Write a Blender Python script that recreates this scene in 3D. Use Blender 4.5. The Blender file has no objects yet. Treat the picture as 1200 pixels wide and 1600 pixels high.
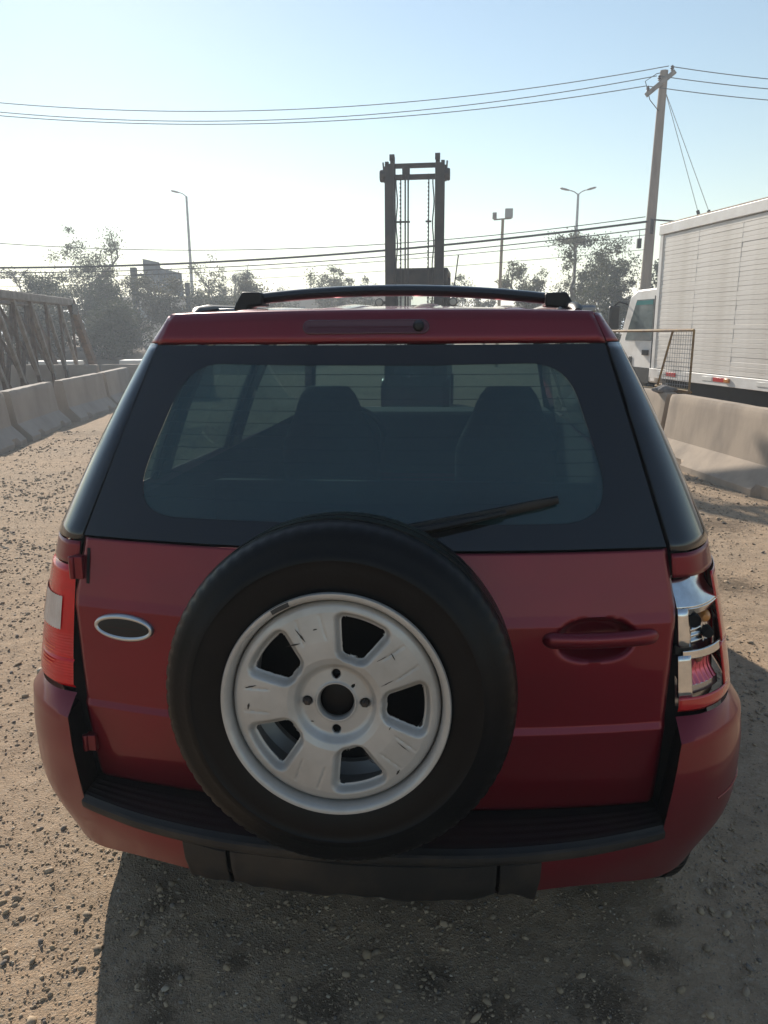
import bpy, bmesh, math, random
import numpy as np
from mathutils import Vector, Matrix
R = math.radians
random.seed(7); rng = np.random.default_rng(7)
scene = bpy.context.scene
col = scene.collection

# ------------------------------------------------------------------ camera, sky, sun, exposure
cam = bpy.data.cameras.new('camera'); camo = bpy.data.objects.new('camera', cam); col.objects.link(camo)
YAW, PIT, ROLL = R(5.6), R(13.5), R(-0.35)
cr = Vector((math.cos(YAW), math.sin(YAW), 0)); fh = Vector((-math.sin(YAW), math.cos(YAW), 0)); ez = Vector((0, 0, 1))
fwv = fh * math.cos(PIT) - ez * math.sin(PIT); upv = fh * math.sin(PIT) + ez * math.cos(PIT)
r2 = cr * math.cos(ROLL) + upv * math.sin(ROLL); u2 = -cr * math.sin(ROLL) + upv * math.cos(ROLL)
M = Matrix((r2, u2, -fwv)).transposed().to_4x4(); M.translation = Vector((0.20, -1.61, 1.57))
camo.matrix_world = M
cam.sensor_fit = 'HORIZONTAL'; cam.sensor_width = 36.0; cam.lens = 36.0 * 1200 / 1200
cam.clip_start = 0.02; cam.clip_end = 6000
scene.camera = camo
scene.render.resolution_x = 768; scene.render.resolution_y = 1024

SUN_EL, SUN_AZ = 27.0, 26.0            # degrees; azimuth is to the left (towards -X) of +Y
world = bpy.data.worlds.new('World'); scene.world = world; world.use_nodes = True
wn = world.node_tree.nodes; wl = world.node_tree.links
bg = wn['Background']; sky = wn.new('ShaderNodeTexSky'); sky.sky_type = 'NISHITA'; sky.sun_disc = False
sky.sun_elevation = R(SUN_EL); sky.sun_rotation = R(-SUN_AZ); sky.air_density = 1.5; sky.dust_density = 0.15; sky.ozone_density = 1.3; sky.altitude = 500
wl.new(sky.outputs[0], bg.inputs[0]); bg.inputs[1].default_value = 0.086
sun = bpy.data.lights.new('sun', 'SUN'); sun.energy = 5.0; sun.angle = R(0.6); sun.color = (1.0, 0.91, 0.79)
suno = bpy.data.objects.new('sun', sun); col.objects.link(suno)
sd = Vector((-math.sin(R(SUN_AZ)) * math.cos(R(SUN_EL)), math.cos(R(SUN_AZ)) * math.cos(R(SUN_EL)), math.sin(R(SUN_EL))))
suno.rotation_euler = sd.to_track_quat('Z', 'Y').to_euler(); suno.location = (-8, 20, 14)
vs = scene.view_settings; vs.view_transform = 'Standard'; vs.look = 'None'; vs.gamma = 1.0; vs.use_curve_mapping = False; vs.exposure = 0.50
scene.cycles.use_denoising = True
scene.cycles.max_bounces = 10; scene.cycles.transparent_max_bounces = 16; scene.cycles.volume_bounces = 1
scene.cycles.sample_clamp_indirect = 6.0

# ------------------------------------------------------------------ materials
MATS = {}
def mat(name, c, rough=0.6, metal=0.0, c2=None, nscale=8.0, nmin=0.35, nmax=0.65, bump=0.0, bscale=60.0, coat=0.0, spec=0.5, detail=4.0, trans=0.0, emit=None, dist=0.02, rvar=0.0, aniso=None):
    if name in MATS: return MATS[name]
    m = bpy.data.materials.new(name); m.use_nodes = True; MATS[name] = m
    N = m.node_tree.nodes; L = m.node_tree.links; b = N['Principled BSDF']
    b.inputs['Base Color'].default_value = (*c, 1); b.inputs['Roughness'].default_value = rough; b.inputs['Metallic'].default_value = metal
    b.inputs['Specular IOR Level'].default_value = spec; b.inputs['Coat Weight'].default_value = coat; b.inputs['Coat Roughness'].default_value = 0.06
    tc = N.new('ShaderNodeTexCoord')
    if c2 is not None:
        n = N.new('ShaderNodeTexNoise'); n.inputs['Scale'].default_value = nscale; n.inputs['Detail'].default_value = detail; n.inputs['Roughness'].default_value = 0.62
        src = tc.outputs['Object']
        if aniso:
            mp = N.new('ShaderNodeMapping'); mp.inputs['Scale'].default_value = aniso; L.new(src, mp.inputs[0]); src = mp.outputs[0]
        L.new(src, n.inputs['Vector'])
        mr = N.new('ShaderNodeMapRange'); mr.inputs['From Min'].default_value = nmin; mr.inputs['From Max'].default_value = nmax; L.new(n.outputs['Fac'], mr.inputs['Value'])
        mx = N.new('ShaderNodeMix'); mx.data_type = 'RGBA'; mx.inputs['A'].default_value = (*c, 1); mx.inputs['B'].default_value = (*c2, 1)
        L.new(mr.outputs[0], mx.inputs['Factor']); L.new(mx.outputs['Result'], b.inputs['Base Color'])
        if rvar:
            ma = N.new('ShaderNodeMath'); ma.operation = 'MULTIPLY_ADD'; ma.inputs[1].default_value = rvar; ma.inputs[2].default_value = rough
            L.new(mr.outputs[0], ma.inputs[0]); L.new(ma.outputs[0], b.inputs['Roughness'])
    if bump:
        n2 = N.new('ShaderNodeTexNoise'); n2.inputs['Scale'].default_value = bscale; n2.inputs['Detail'].default_value = 5.0
        L.new(tc.outputs['Object'], n2.inputs['Vector'])
        bp = N.new('ShaderNodeBump'); bp.inputs['Strength'].default_value = bump; bp.inputs['Distance'].default_value = dist
        L.new(n2.outputs['Fac'], bp.inputs['Height']); L.new(bp.outputs[0], b.inputs['Normal'])
    if trans: b.inputs['Transmission Weight'].default_value = trans
    return m

def glass(name, tint, ior=1.5, rough=0.0, dust=0.0, dustc=(0.35, 0.33, 0.30)):
    if name in MATS: return MATS[name]
    m = bpy.data.materials.new(name); m.use_nodes = True; MATS[name] = m
    N = m.node_tree.nodes; L = m.node_tree.links; N.clear()
    o = N.new('ShaderNodeOutputMaterial'); t = N.new('ShaderNodeBsdfTransparent'); t.inputs[0].default_value = (*tint, 1)
    g = N.new('ShaderNodeBsdfGlossy'); g.inputs['Roughness'].default_value = rough; g.inputs['Color'].default_value = (1, 1, 1, 1)
    lw = N.new('ShaderNodeLayerWeight'); lw.inputs[0].default_value = 0.5
    pw = N.new('ShaderNodeMath'); pw.operation = 'POWER'; pw.inputs[1].default_value = 5.0; L.new(lw.outputs['Facing'], pw.inputs[0])
    f = N.new('ShaderNodeMath'); f.operation = 'MULTIPLY_ADD'; f.inputs[1].default_value = 0.92; f.inputs[2].default_value = 0.08; L.new(pw.outputs[0], f.inputs[0])
    mx = N.new('ShaderNodeMixShader'); L.new(f.outputs[0], mx.inputs[0]); L.new(t.outputs[0], mx.inputs[1]); L.new(g.outputs[0], mx.inputs[2])
    out = mx.outputs[0]
    if dust:
        d = N.new('ShaderNodeBsdfDiffuse'); d.inputs[0].default_value = (*dustc, 1)
        n = N.new('ShaderNodeTexNoise'); n.inputs['Scale'].default_value = 3.0; n.inputs['Detail'].default_value = 6
        tc = N.new('ShaderNodeTexCoord'); L.new(tc.outputs['Object'], n.inputs['Vector'])
        mr = N.new('ShaderNodeMapRange'); mr.inputs['From Min'].default_value = 0.3; mr.inputs['From Max'].default_value = 0.75; mr.inputs['To Min'].default_value = dust * 0.4; mr.inputs['To Max'].default_value = dust
        L.new(n.outputs['Fac'], mr.inputs['Value'])
        m2 = N.new('ShaderNodeMixShader'); L.new(mr.outputs[0], m2.inputs[0]); L.new(out, m2.inputs[1]); L.new(d.outputs[0], m2.inputs[2]); out = m2.outputs[0]
    L.new(out, o.inputs[0]); return m

def paint_mat():
    m = mat('red_car_paint', (0.185, 0.003, 0.016), rough=0.32, metal=0.60, c2=(0.155, 0.003, 0.013), nscale=2.5, coat=0.65, spec=0.25)
    N = m.node_tree.nodes; L = m.node_tree.links; b = N['Principled BSDF']
    # road dust film: heavier low on the body, patchy
    g = N.new('ShaderNodeNewGeometry'); sx = N.new('ShaderNodeSeparateXYZ'); L.new(g.outputs['Position'], sx.inputs[0])
    mr = N.new('ShaderNodeMapRange'); mr.inputs['From Min'].default_value = 0.75; mr.inputs['From Max'].default_value = 0.34; mr.inputs['To Min'].default_value = 0.015; mr.inputs['To Max'].default_value = 0.20
    L.new(sx.outputs['Z'], mr.inputs['Value'])
    n = N.new('ShaderNodeTexNoise'); n.inputs['Scale'].default_value = 5.0; n.inputs['Detail'].default_value = 7; n.inputs['Roughness'].default_value = 0.7
    L.new(g.outputs['Position'], n.inputs['Vector'])
    ma = N.new('ShaderNodeMath'); ma.operation = 'MULTIPLY'; L.new(mr.outputs[0], ma.inputs[0]); L.new(n.outputs['Fac'], ma.inputs[1])
    src = b.inputs['Base Color'].links[0].from_socket
    mx = N.new('ShaderNodeMix'); mx.data_type = 'RGBA'; L.new(ma.outputs[0], mx.inputs['Factor']); L.new(src, mx.inputs['A']); mx.inputs['B'].default_value = (0.27, 0.13, 0.08, 1)
    L.new(mx.outputs['Result'], b.inputs['Base Color'])
    m2 = N.new('ShaderNodeMath'); m2.operation = 'MULTIPLY_ADD'; m2.inputs[1].default_value = 1.0; m2.inputs[2].default_value = 0.36; L.new(ma.outputs[0], m2.inputs[0]); L.new(m2.outputs[0], b.inputs['Roughness'])
    m3 = N.new('ShaderNodeMath'); m3.operation = 'MULTIPLY_ADD'; m3.inputs[1].default_value = 0.9; m3.inputs[2].default_value = 0.045; L.new(ma.outputs[0], m3.inputs[0]); L.new(m3.outputs[0], b.inputs['Coat Roughness'])
    return m
PAINT = paint_mat()
BLACK = mat('black_plastic', (0.008, 0.008, 0.009), 0.5, spec=0.35, c2=(0.016, 0.0145, 0.012), nscale=14, bump=0.15, bscale=300, dist=0.003)
DUSTY = mat('dusty_black_plastic', (0.010, 0.009, 0.008), 0.7, c2=(0.055, 0.040, 0.028), nscale=4, nmin=0.42, nmax=0.72, bump=0.2, bscale=250, dist=0.003)
GAP = mat('dark_gap', (0.006, 0.006, 0.006), 0.9)
FRIT = mat('black_glass_border', (0.006, 0.007, 0.008), 0.05, coat=0.3, c2=(0.010, 0.011, 0.011), nscale=5, rvar=0.08)
PILLAR = mat('gloss_black_pillar', (0.008, 0.010, 0.012), 0.10, coat=0.6, c2=(0.016, 0.018, 0.02), nscale=6, rvar=0.12)
REARGLASS = glass('tinted_rear_glass', (0.115, 0.19, 0.19), dust=0.42, dustc=(0.060, 0.125, 0.135))
SIDEGLASS = glass('side_glass', (0.66, 0.72, 0.70), dust=0.04)
WSCREEN = glass('windscreen_glass', (0.80, 0.84, 0.82), dust=0.05)
TYRE = mat('tyre_rubber', (0.003, 0.0032, 0.0037), 0.34, spec=0.16, c2=(0.0060, 0.0061, 0.0064), nscale=7, bump=0.12, bscale=120, dist=0.004)
CHROME = mat('chrome', (0.80, 0.80, 0.80), 0.12, 1.0, c2=(0.6, 0.6, 0.6), nscale=20, rvar=0.12)
WORN_CHROME = mat('worn_chrome_trim', (0.55, 0.56, 0.57), 0.3, 0.9)
INTERIOR = mat('dark_interior', (0.022, 0.022, 0.024), 0.85, c2=(0.035, 0.034, 0.034), nscale=6)
SEAT = mat('seat_fabric', (0.014, 0.014, 0.016), 0.9, c2=(0.026, 0.026, 0.028), nscale=40)
LINER = mat('headliner', (0.14, 0.14, 0.135), 0.9, c2=(0.11, 0.11, 0.11), nscale=5)
STEEL = mat('galvanised_steel', (0.35, 0.35, 0.36), 0.45, 0.8, c2=(0.22, 0.22, 0.23), nscale=10)
CONC = mat('barrier_concrete', (0.35, 0.30, 0.255), 0.9, c2=(0.25, 0.215, 0.18), nscale=1.6, nmin=0.40, nmax=0.75, aniso=(1, 1, 0.6), detail=9, bump=0.15, bscale=60, dist=0.01)
CONC2 = mat('barrier_concrete_stained', (0.38, 0.305, 0.235), 0.9, c2=(0.22, 0.18, 0.145), nscale=2.6, nmin=0.42, nmax=0.72, detail=10, bump=0.12, bscale=60, dist=0.01, aniso=(1, 1, 0.35))
RUST = mat('rusty_steel', (0.075, 0.055, 0.045), 0.75, 0.2, c2=(0.15, 0.10, 0.07), nscale=6, bump=0.2, bscale=40)
GREYSTEEL = mat('weathered_grey_steel', (0.26, 0.235, 0.21), 0.65, 0.1, c2=(0.15, 0.13, 0.115), nscale=5, bump=0.15, bscale=40)
FORK = mat('dark_forklift_steel', (0.030, 0.030, 0.034), 0.6, 0.3, c2=(0.055, 0.047, 0.043), nscale=5)
FORKBODY = mat('grey_forklift_paint', (0.06, 0.062, 0.065), 0.5, c2=(0.09, 0.085, 0.08), nscale=3)
TRUCKW = mat('white_truck_paint', (0.78, 0.765, 0.74), 0.45, c2=(0.66, 0.63, 0.59), nscale=3, detail=8)
ALU = mat('aluminium_slat', (0.74, 0.70, 0.65), 0.5, 0.05, c2=(0.58, 0.53, 0.47), nmin=0.42, nmax=0.78, nscale=2.2, detail=8, aniso=(1, 1, 3))
YELLOWRUST = mat('yellow_brown_frame_paint', (0.30, 0.19, 0.06), 0.7, c2=(0.16, 0.09, 0.045), nscale=12)
RED = mat('red_reflector', (0.50, 0.03, 0.025), 0.3, coat=0.5)
AMBER = mat('amber_plastic', (0.55, 0.22, 0.05), 0.35, coat=0.4)
WHITEP = mat('white_reflector', (0.7, 0.68, 0.64), 0.4)
POLE = mat('concrete_pole', (0.30, 0.255, 0.215), 0.85, c2=(0.22, 0.185, 0.16), nscale=2, aniso=(3, 3, 0.4))
CABLE = mat('cable_rubber', (0.02, 0.02, 0.022), 0.6)
ALUWIRE = mat('bare_wire', (0.16, 0.165, 0.17), 0.5, 0.5)
BARK = mat('tree_bark', (0.09, 0.07, 0.055), 0.9, c2=(0.15, 0.12, 0.095), nscale=6)
def leafmat(name, c, c2):
    m = mat(name, c, 0.6, c2=c2, nscale=1.3, spec=0.3)
    N = m.node_tree.nodes; L = m.node_tree.links; b = N['Principled BSDF']; out = N['Material Output']
    tr = N.new('ShaderNodeBsdfTranslucent'); src = b.inputs['Base Color'].links[0].from_socket; L.new(src, tr.inputs[0])
    mx = N.new('ShaderNodeMixShader'); mx.inputs[0].default_value = 0.35; L.new(b.outputs[0], mx.inputs[1]); L.new(tr.outputs[0], mx.inputs[2]); L.new(mx.outputs[0], out.inputs[0]); return m
LEAF = [leafmat('olive_leaves', (0.060, 0.068, 0.034), (0.10, 0.10, 0.05)), leafmat('dark_leaves', (0.035, 0.045, 0.024), (0.07, 0.078, 0.04)), leafmat('dry_leaves', (0.095, 0.085, 0.045), (0.06, 0.062, 0.034))]

# ------------------------------------------------------------------ object helpers
def tag(o, label=None, cat=None, group=None, kind=None):
    if label: o['label'] = label
    if cat: o['category'] = cat
    if group: o['group'] = group
    if kind: o['kind'] = kind
    return o
def thing(name, label, cat, loc=(0, 0, 0), rz=0.0, group=None):
    o = bpy.data.objects.new(name, None); col.objects.link(o); o.location = loc; o.rotation_euler = (0, 0, rz); o.empty_display_size = 0.2
    return tag(o, label, cat, group)
def finish(me, m, smooth, angle):
    if m is not None:
        for mm in (m if isinstance(m, (list, tuple)) else [m]): me.materials.append(mm)
    if smooth:
        me.polygons.foreach_set('use_smooth', np.ones(len(me.polygons), bool))
        me.set_sharp_from_angle(angle=R(angle))
def link(name, me, parent=None, keep=False, loc=None):
    o = bpy.data.objects.new(name, me); col.objects.link(o)
    if parent is not None:
        o.parent = parent
        if keep:
            bpy.context.view_layer.update(); o.matrix_parent_inverse = parent.matrix_world.inverted()
    if loc is not None: o.location = loc
    return o
class MB:
    """collects shapes for ONE mesh object"""
    def __init__(s): s.v = []; s.f = []; s.mi = []
    def add(s, vs, fs, mi=0):
        k = len(s.v); s.v += [tuple(map(float, p)) for p in vs]; s.f += [tuple(i + k for i in f) for f in fs]; s.mi += [mi] * len(fs); return s
    def box(s, c, d, rot=None, mi=0):
        hx, hy, hz = d[0] / 2, d[1] / 2, d[2] / 2
        P = [Vector((x, y, z)) for x in (-hx, hx) for y in (-hy, hy) for z in (-hz, hz)]
        if rot is not None: P = [rot @ p for p in P]
        P = [p + Vector(c) for p in P]
        return s.add(P, [(0, 1, 3, 2), (4, 6, 7, 5), (0, 4, 5, 1), (2, 3, 7, 6), (0, 2, 6, 4), (1, 5, 7, 3)], mi)
    def tube(s, pts, r, n=8, cap=True, mi=0, squash=None):
        pts = [Vector(p) for p in pts]; rs = r if isinstance(r, (list, tuple, np.ndarray)) else [r] * len(pts)
        V = []; prev = None
        for i, p in enumerate(pts):
            d = (pts[min(i + 1, len(pts) - 1)] - pts[max(i - 1, 0)]).normalized()
            ref = Vector((0, 0, 1)) if abs(d.z) < 0.9 else Vector((0, 1, 0))
            a = d.cross(ref).normalized() if prev is None else (prev - d * prev.dot(d)).normalized()
            prev = a; b = d.cross(a)
            for k in range(n):
                t = 2 * math.pi * k / n; ca, sb = math.cos(t), math.sin(t)
                if squash: ca *= squash[0]; sb *= squash[1]
                V.append(p + (a * ca + b * sb) * rs[i])
        F = []
        for i in range(len(pts) - 1):
            for k in range(n): F.append((i * n + k, i * n + (k + 1) % n, (i + 1) * n + (k + 1) % n, (i + 1) * n + k))
        if cap: F.append(tuple(range(n))[::-1]); F.append(tuple((len(pts) - 1) * n + k for k in range(n)))
        return s.add(V, F, mi)
    def lathe(s, prof, axis='y', c=(0, 0, 0), n=64, mi=0):
        """prof: list of (radius, height along axis)"""
        V = []
        for rr, h in prof:
            for k in range(n):
                t = 2 * math.pi * k / n; a, b = rr * math.cos(t), rr * math.sin(t)
                p = {'y': (a, h, b), 'z': (a, b, h), 'x': (h, a, b)}[axis]
                V.append((p[0] + c[0], p[1] + c[1], p[2] + c[2]))
        F = [(i * n + k, i * n + (k + 1) % n, (i + 1) * n + (k + 1) % n, (i + 1) * n + k) for i in range(len(prof) - 1) for k in range(n)]
        return s.add(V, F, mi)
    def grid(s, G, mi=0, keep=None, flip=False):
        m = len(G); n = len(G[0]); V = [p for row in G for p in row]; F = []
        for i in range(m - 1):
            for j in range(n - 1):
                if keep is None or keep(i, j):
                    f = (i * n + j, i * n + j + 1, (i + 1) * n + j + 1, (i + 1) * n + j); F.append(f[::-1] if flip else f)
        return s.add(V, F, mi)
    def prism(s, poly, lo, hi, plane='xz', mi=0):
        """poly extruded along the missing axis"""
        def P(a, b, t): return {'xz': (a, t, b), 'xy': (a, b, t), 'yz': (t, a, b)}[plane]
        n = len(poly); V = [P(a, b, lo) for a, b in poly] + [P(a, b, hi) for a, b in poly]
        F = [tuple(range(n))[::-1], tuple(range(n, 2 * n))] + [(i, (i + 1) % n, n + (i + 1) % n, n + i) for i in range(n)]
        return s.add(V, F, mi)
    def build(s, name, m, parent=None, keep=False, smooth=True, angle=38, bevel=0.0, solid=0.0, off=-1.0, fix=True, loc=None):
        me = bpy.data.meshes.new(name); me.from_pydata(s.v, [], s.f)
        if fix:
            bm = bmesh.new(); bm.from_mesh(me); bmesh.ops.remove_doubles(bm, verts=bm.verts, dist=1e-5); bmesh.ops.recalc_face_normals(bm, faces=bm.faces); bm.to_mesh(me); bm.free()
        elif isinstance(m, (list, tuple)): me.polygons.foreach_set('material_index', s.mi)
        if fix and isinstance(m, (list, tuple)) and len(me.polygons) == len(s.mi): me.polygons.foreach_set('material_index', s.mi)
        finish(me, m, smooth, angle); o = link(name, me, parent, keep, loc)
        if solid: md = o.modifiers.new('solid', 'SOLIDIFY'); md.thickness = solid; md.offset = off
        if bevel: md = o.modifiers.new('bevel', 'BEVEL'); md.width = bevel; md.segments = 2; md.limit_method = 'ANGLE'; md.angle_limit = R(35); md.harden_normals = False
        return o
def crom(P, t):
    """Catmull-Rom through the rows of P at parameter t (0..len-1)"""
    n = len(P); i = int(min(max(math.floor(t), 0), n - 2)); u = t - i
    p1, p2 = P[i], P[i + 1]; p0 = P[i - 1] if i > 0 else 2 * p1 - p2; p3 = P[i + 2] if i + 2 < n else 2 * p2 - p1
    return 0.5 * (2 * p1 + (p2 - p0) * u + (2 * p0 - 5 * p1 + 4 * p2 - p3) * u * u + (3 * p1 - p0 - 3 * p2 + p3) * u ** 3)
def copy_tree(o, parent=None):
    c = o.copy(); col.objects.link(c); c.parent = parent
    if parent is not None: c.matrix_parent_inverse = o.matrix_parent_inverse.copy()
    for ch in o.children: copy_tree(ch, c)
    return c
TAB = rng.random((256, 256))
def vnoise(x, y, sc, off=0):
    x = np.asarray(x) * sc + off * 17.3; y = np.asarray(y) * sc + off * 31.7
    xi = np.floor(x).astype(int); yi = np.floor(y).astype(int); fx = x - xi; fy = y - yi; fx = fx * fx * (3 - 2 * fx); fy = fy * fy * (3 - 2 * fy)
    g = lambda a, b: TAB[a % 256, b % 256]
    return (g(xi, yi) * (1 - fx) + g(xi + 1, yi) * fx) * (1 - fy) + (g(xi, yi + 1) * (1 - fx) + g(xi + 1, yi + 1) * fx) * fy - 0.5

# ------------------------------------------------------------------ ground
def axis_coords(lo, hi, step, far, grow=1.13):
    a = list(np.arange(lo, hi + 1e-6, step)); s = step; p = hi; up = []
    while p < far: s *= grow; p += s; up.append(p)
    s = step; p = lo; dn = []
    while p > -far: s *= grow; p -= s; dn.append(p)
    return np.array(dn[::-1] + a + up)
gx = axis_coords(-3.0, 2.6, 0.028, 1500); gy_ = axis_coords(-0.5, 4.2, 0.028, 1500)
def ground_h(X, Y):
    d = np.hypot(X, Y)
    h = 0.020 * vnoise(X, Y, 0.7, 1) + 0.014 * vnoise(X, Y, 2.3, 2) + 0.010 * vnoise(X, Y, 6.5, 3) + 0.007 * vnoise(X, Y, 15, 4)
    return h * np.clip(2.5 - d / 14, 0.15, 1)
GX, GY = np.meshgrid(gx, gy_)
GZ = ground_h(GX, GY)
near = (np.abs(GX) < 4) & (GY < 6) & (GY > -1)
GZ = GZ + near * 0.004 * (TAB[np.arange(len(gy_))[:, None] % 256, np.arange(len(gx))[None, :] % 251] - 0.5)
nx, ny = len(gx), len(gy_)
V = np.stack([GX, GY, GZ], -1).reshape(-1, 3)
ii = (np.arange(ny - 1)[:, None] * nx + np.arange(nx - 1)[None, :]).reshape(-1)
F = np.stack([ii, ii + 1, ii + nx + 1, ii + nx], -1)
me = bpy.data.meshes.new('ground'); me.from_pydata(V.tolist(), [], F.tolist())
def ground_mat():
    m = bpy.data.materials.new('gravel_ground'); m.use_nodes = True; N = m.node_tree.nodes; L = m.node_tree.links; b = N['Principled BSDF']
    b.inputs['Roughness'].default_value = 0.95; b.inputs['Specular IOR Level'].default_value = 0.15
    g = N.new('ShaderNodeNewGeometry')
    def noise(s, d=6, r=0.65):
        n = N.new('ShaderNodeTexNoise'); n.inputs['Scale'].default_value = s; n.inputs['Detail'].default_value = d; n.inputs['Roughness'].default_value = r; L.new(g.outputs['Position'], n.inputs['Vector']); return n.outputs['Fac']
    def ramp(src, a, c, lo=0.0, hi=1.0):
        mr = N.new('ShaderNodeMapRange'); mr.inputs['From Min'].default_value = a; mr.inputs['From Max'].default_value = c; mr.inputs['To Min'].default_value = lo; mr.inputs['To Max'].default_value = hi; L.new(src, mr.inputs['Value']); return mr.outputs[0]
    def mix(f, a, c):
        mx = N.new('ShaderNodeMix'); mx.data_type = 'RGBA'
        if isinstance(f, float): mx.inputs['Factor'].default_value = f
        else: L.new(f, mx.inputs['Factor'])
        for k, s in (('A', a), ('B', c)):
            if isinstance(s, tuple): mx.inputs[k].default_value = (*s, 1)
            else: L.new(s, mx.inputs[k])
        return mx.outputs['Result']
    c = mix(ramp(noise(0.8, 8), 0.35, 0.65), (0.49, 0.345, 0.225), (0.42, 0.315, 0.22))
    c = mix(ramp(noise(9, 8), 0.4, 0.7), c, (0.32, 0.235, 0.16))
    c = mix(ramp(noise(70, 4), 0.50, 0.72), c, (0.50, 0.40, 0.30))
    c = mix(ramp(noise(140, 3), 0.56, 0.75), c, (0.19, 0.145, 0.10))
    # oil and damp blotches behind the car
    tot = None
    nz = noise(24, 7, 0.75)
    for (x, y, r) in [(-0.52, -0.09, 0.075), (-0.34, -0.02, 0.04), (-0.10, -0.12, 0.09), (-0.61, 0.13, 0.05), (0.72, 0.09, 0.05), (0.56, -0.06, 0.10), (0.30, -0.13, 0.08), (0.15, -0.02, 0.07), (-0.47, -0.2, 0.06), (0.78, 0.22, 0.04), (1.9, 3.1, 0.22), (2.3, 4.7, 0.3)]:
        vd = N.new('ShaderNodeVectorMath'); vd.operation = 'DISTANCE'; L.new(g.outputs['Position'], vd.inputs[0]); vd.inputs[1].default_value = (x, y, 0)
        ad = N.new('ShaderNodeMath'); ad.operation = 'MULTIPLY_ADD'; L.new(nz, ad.inputs[0]); ad.inputs[1].default_value = r * 3.4; L.new(vd.outputs['Value'], ad.inputs[2])
        o = ramp(ad.outputs[0], r * 2.9, r * 2.0)
        if tot is None: tot = o
        else:
            mm = N.new('ShaderNodeMath'); mm.operation = 'MAXIMUM'; L.new(tot, mm.inputs[0]); L.new(o, mm.inputs[1]); tot = mm.outputs[0]
    sc = N.new('ShaderNodeMath'); sc.operation = 'MULTIPLY'; sc.inputs[1].default_value = 0.62; L.new(tot, sc.inputs[0])
    c = mix(sc.outputs[0], c, (0.060, 0.042, 0.028))
    L.new(c, b.inputs['Base Color'])
    bp = N.new('ShaderNodeBump'); bp.inputs['Strength'].default_value = 0.8; bp.inputs['Distance'].default_value = 0.012
    ad = N.new('ShaderNodeMath'); ad.operation = 'MULTIPLY_ADD'; L.new(noise(45, 5), ad.inputs[0]); ad.inputs[1].default_value = 0.7; L.new(noise(160, 4), ad.inputs[2])
    a2 = N.new('ShaderNodeMath'); a2.operation = 'MULTIPLY_ADD'; L.new(noise(11, 6, 0.7), a2.inputs[0]); a2.inputs[1].default_value = 1.5; L.new(ad.outputs[0], a2.inputs[2])
    L.new(a2.outputs[0], bp.inputs['Height']); L.new(bp.outputs[0], b.inputs['Normal'])
    return m
finish(me, ground_mat(), True, 180); tag(link('ground', me), kind='structure')

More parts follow.
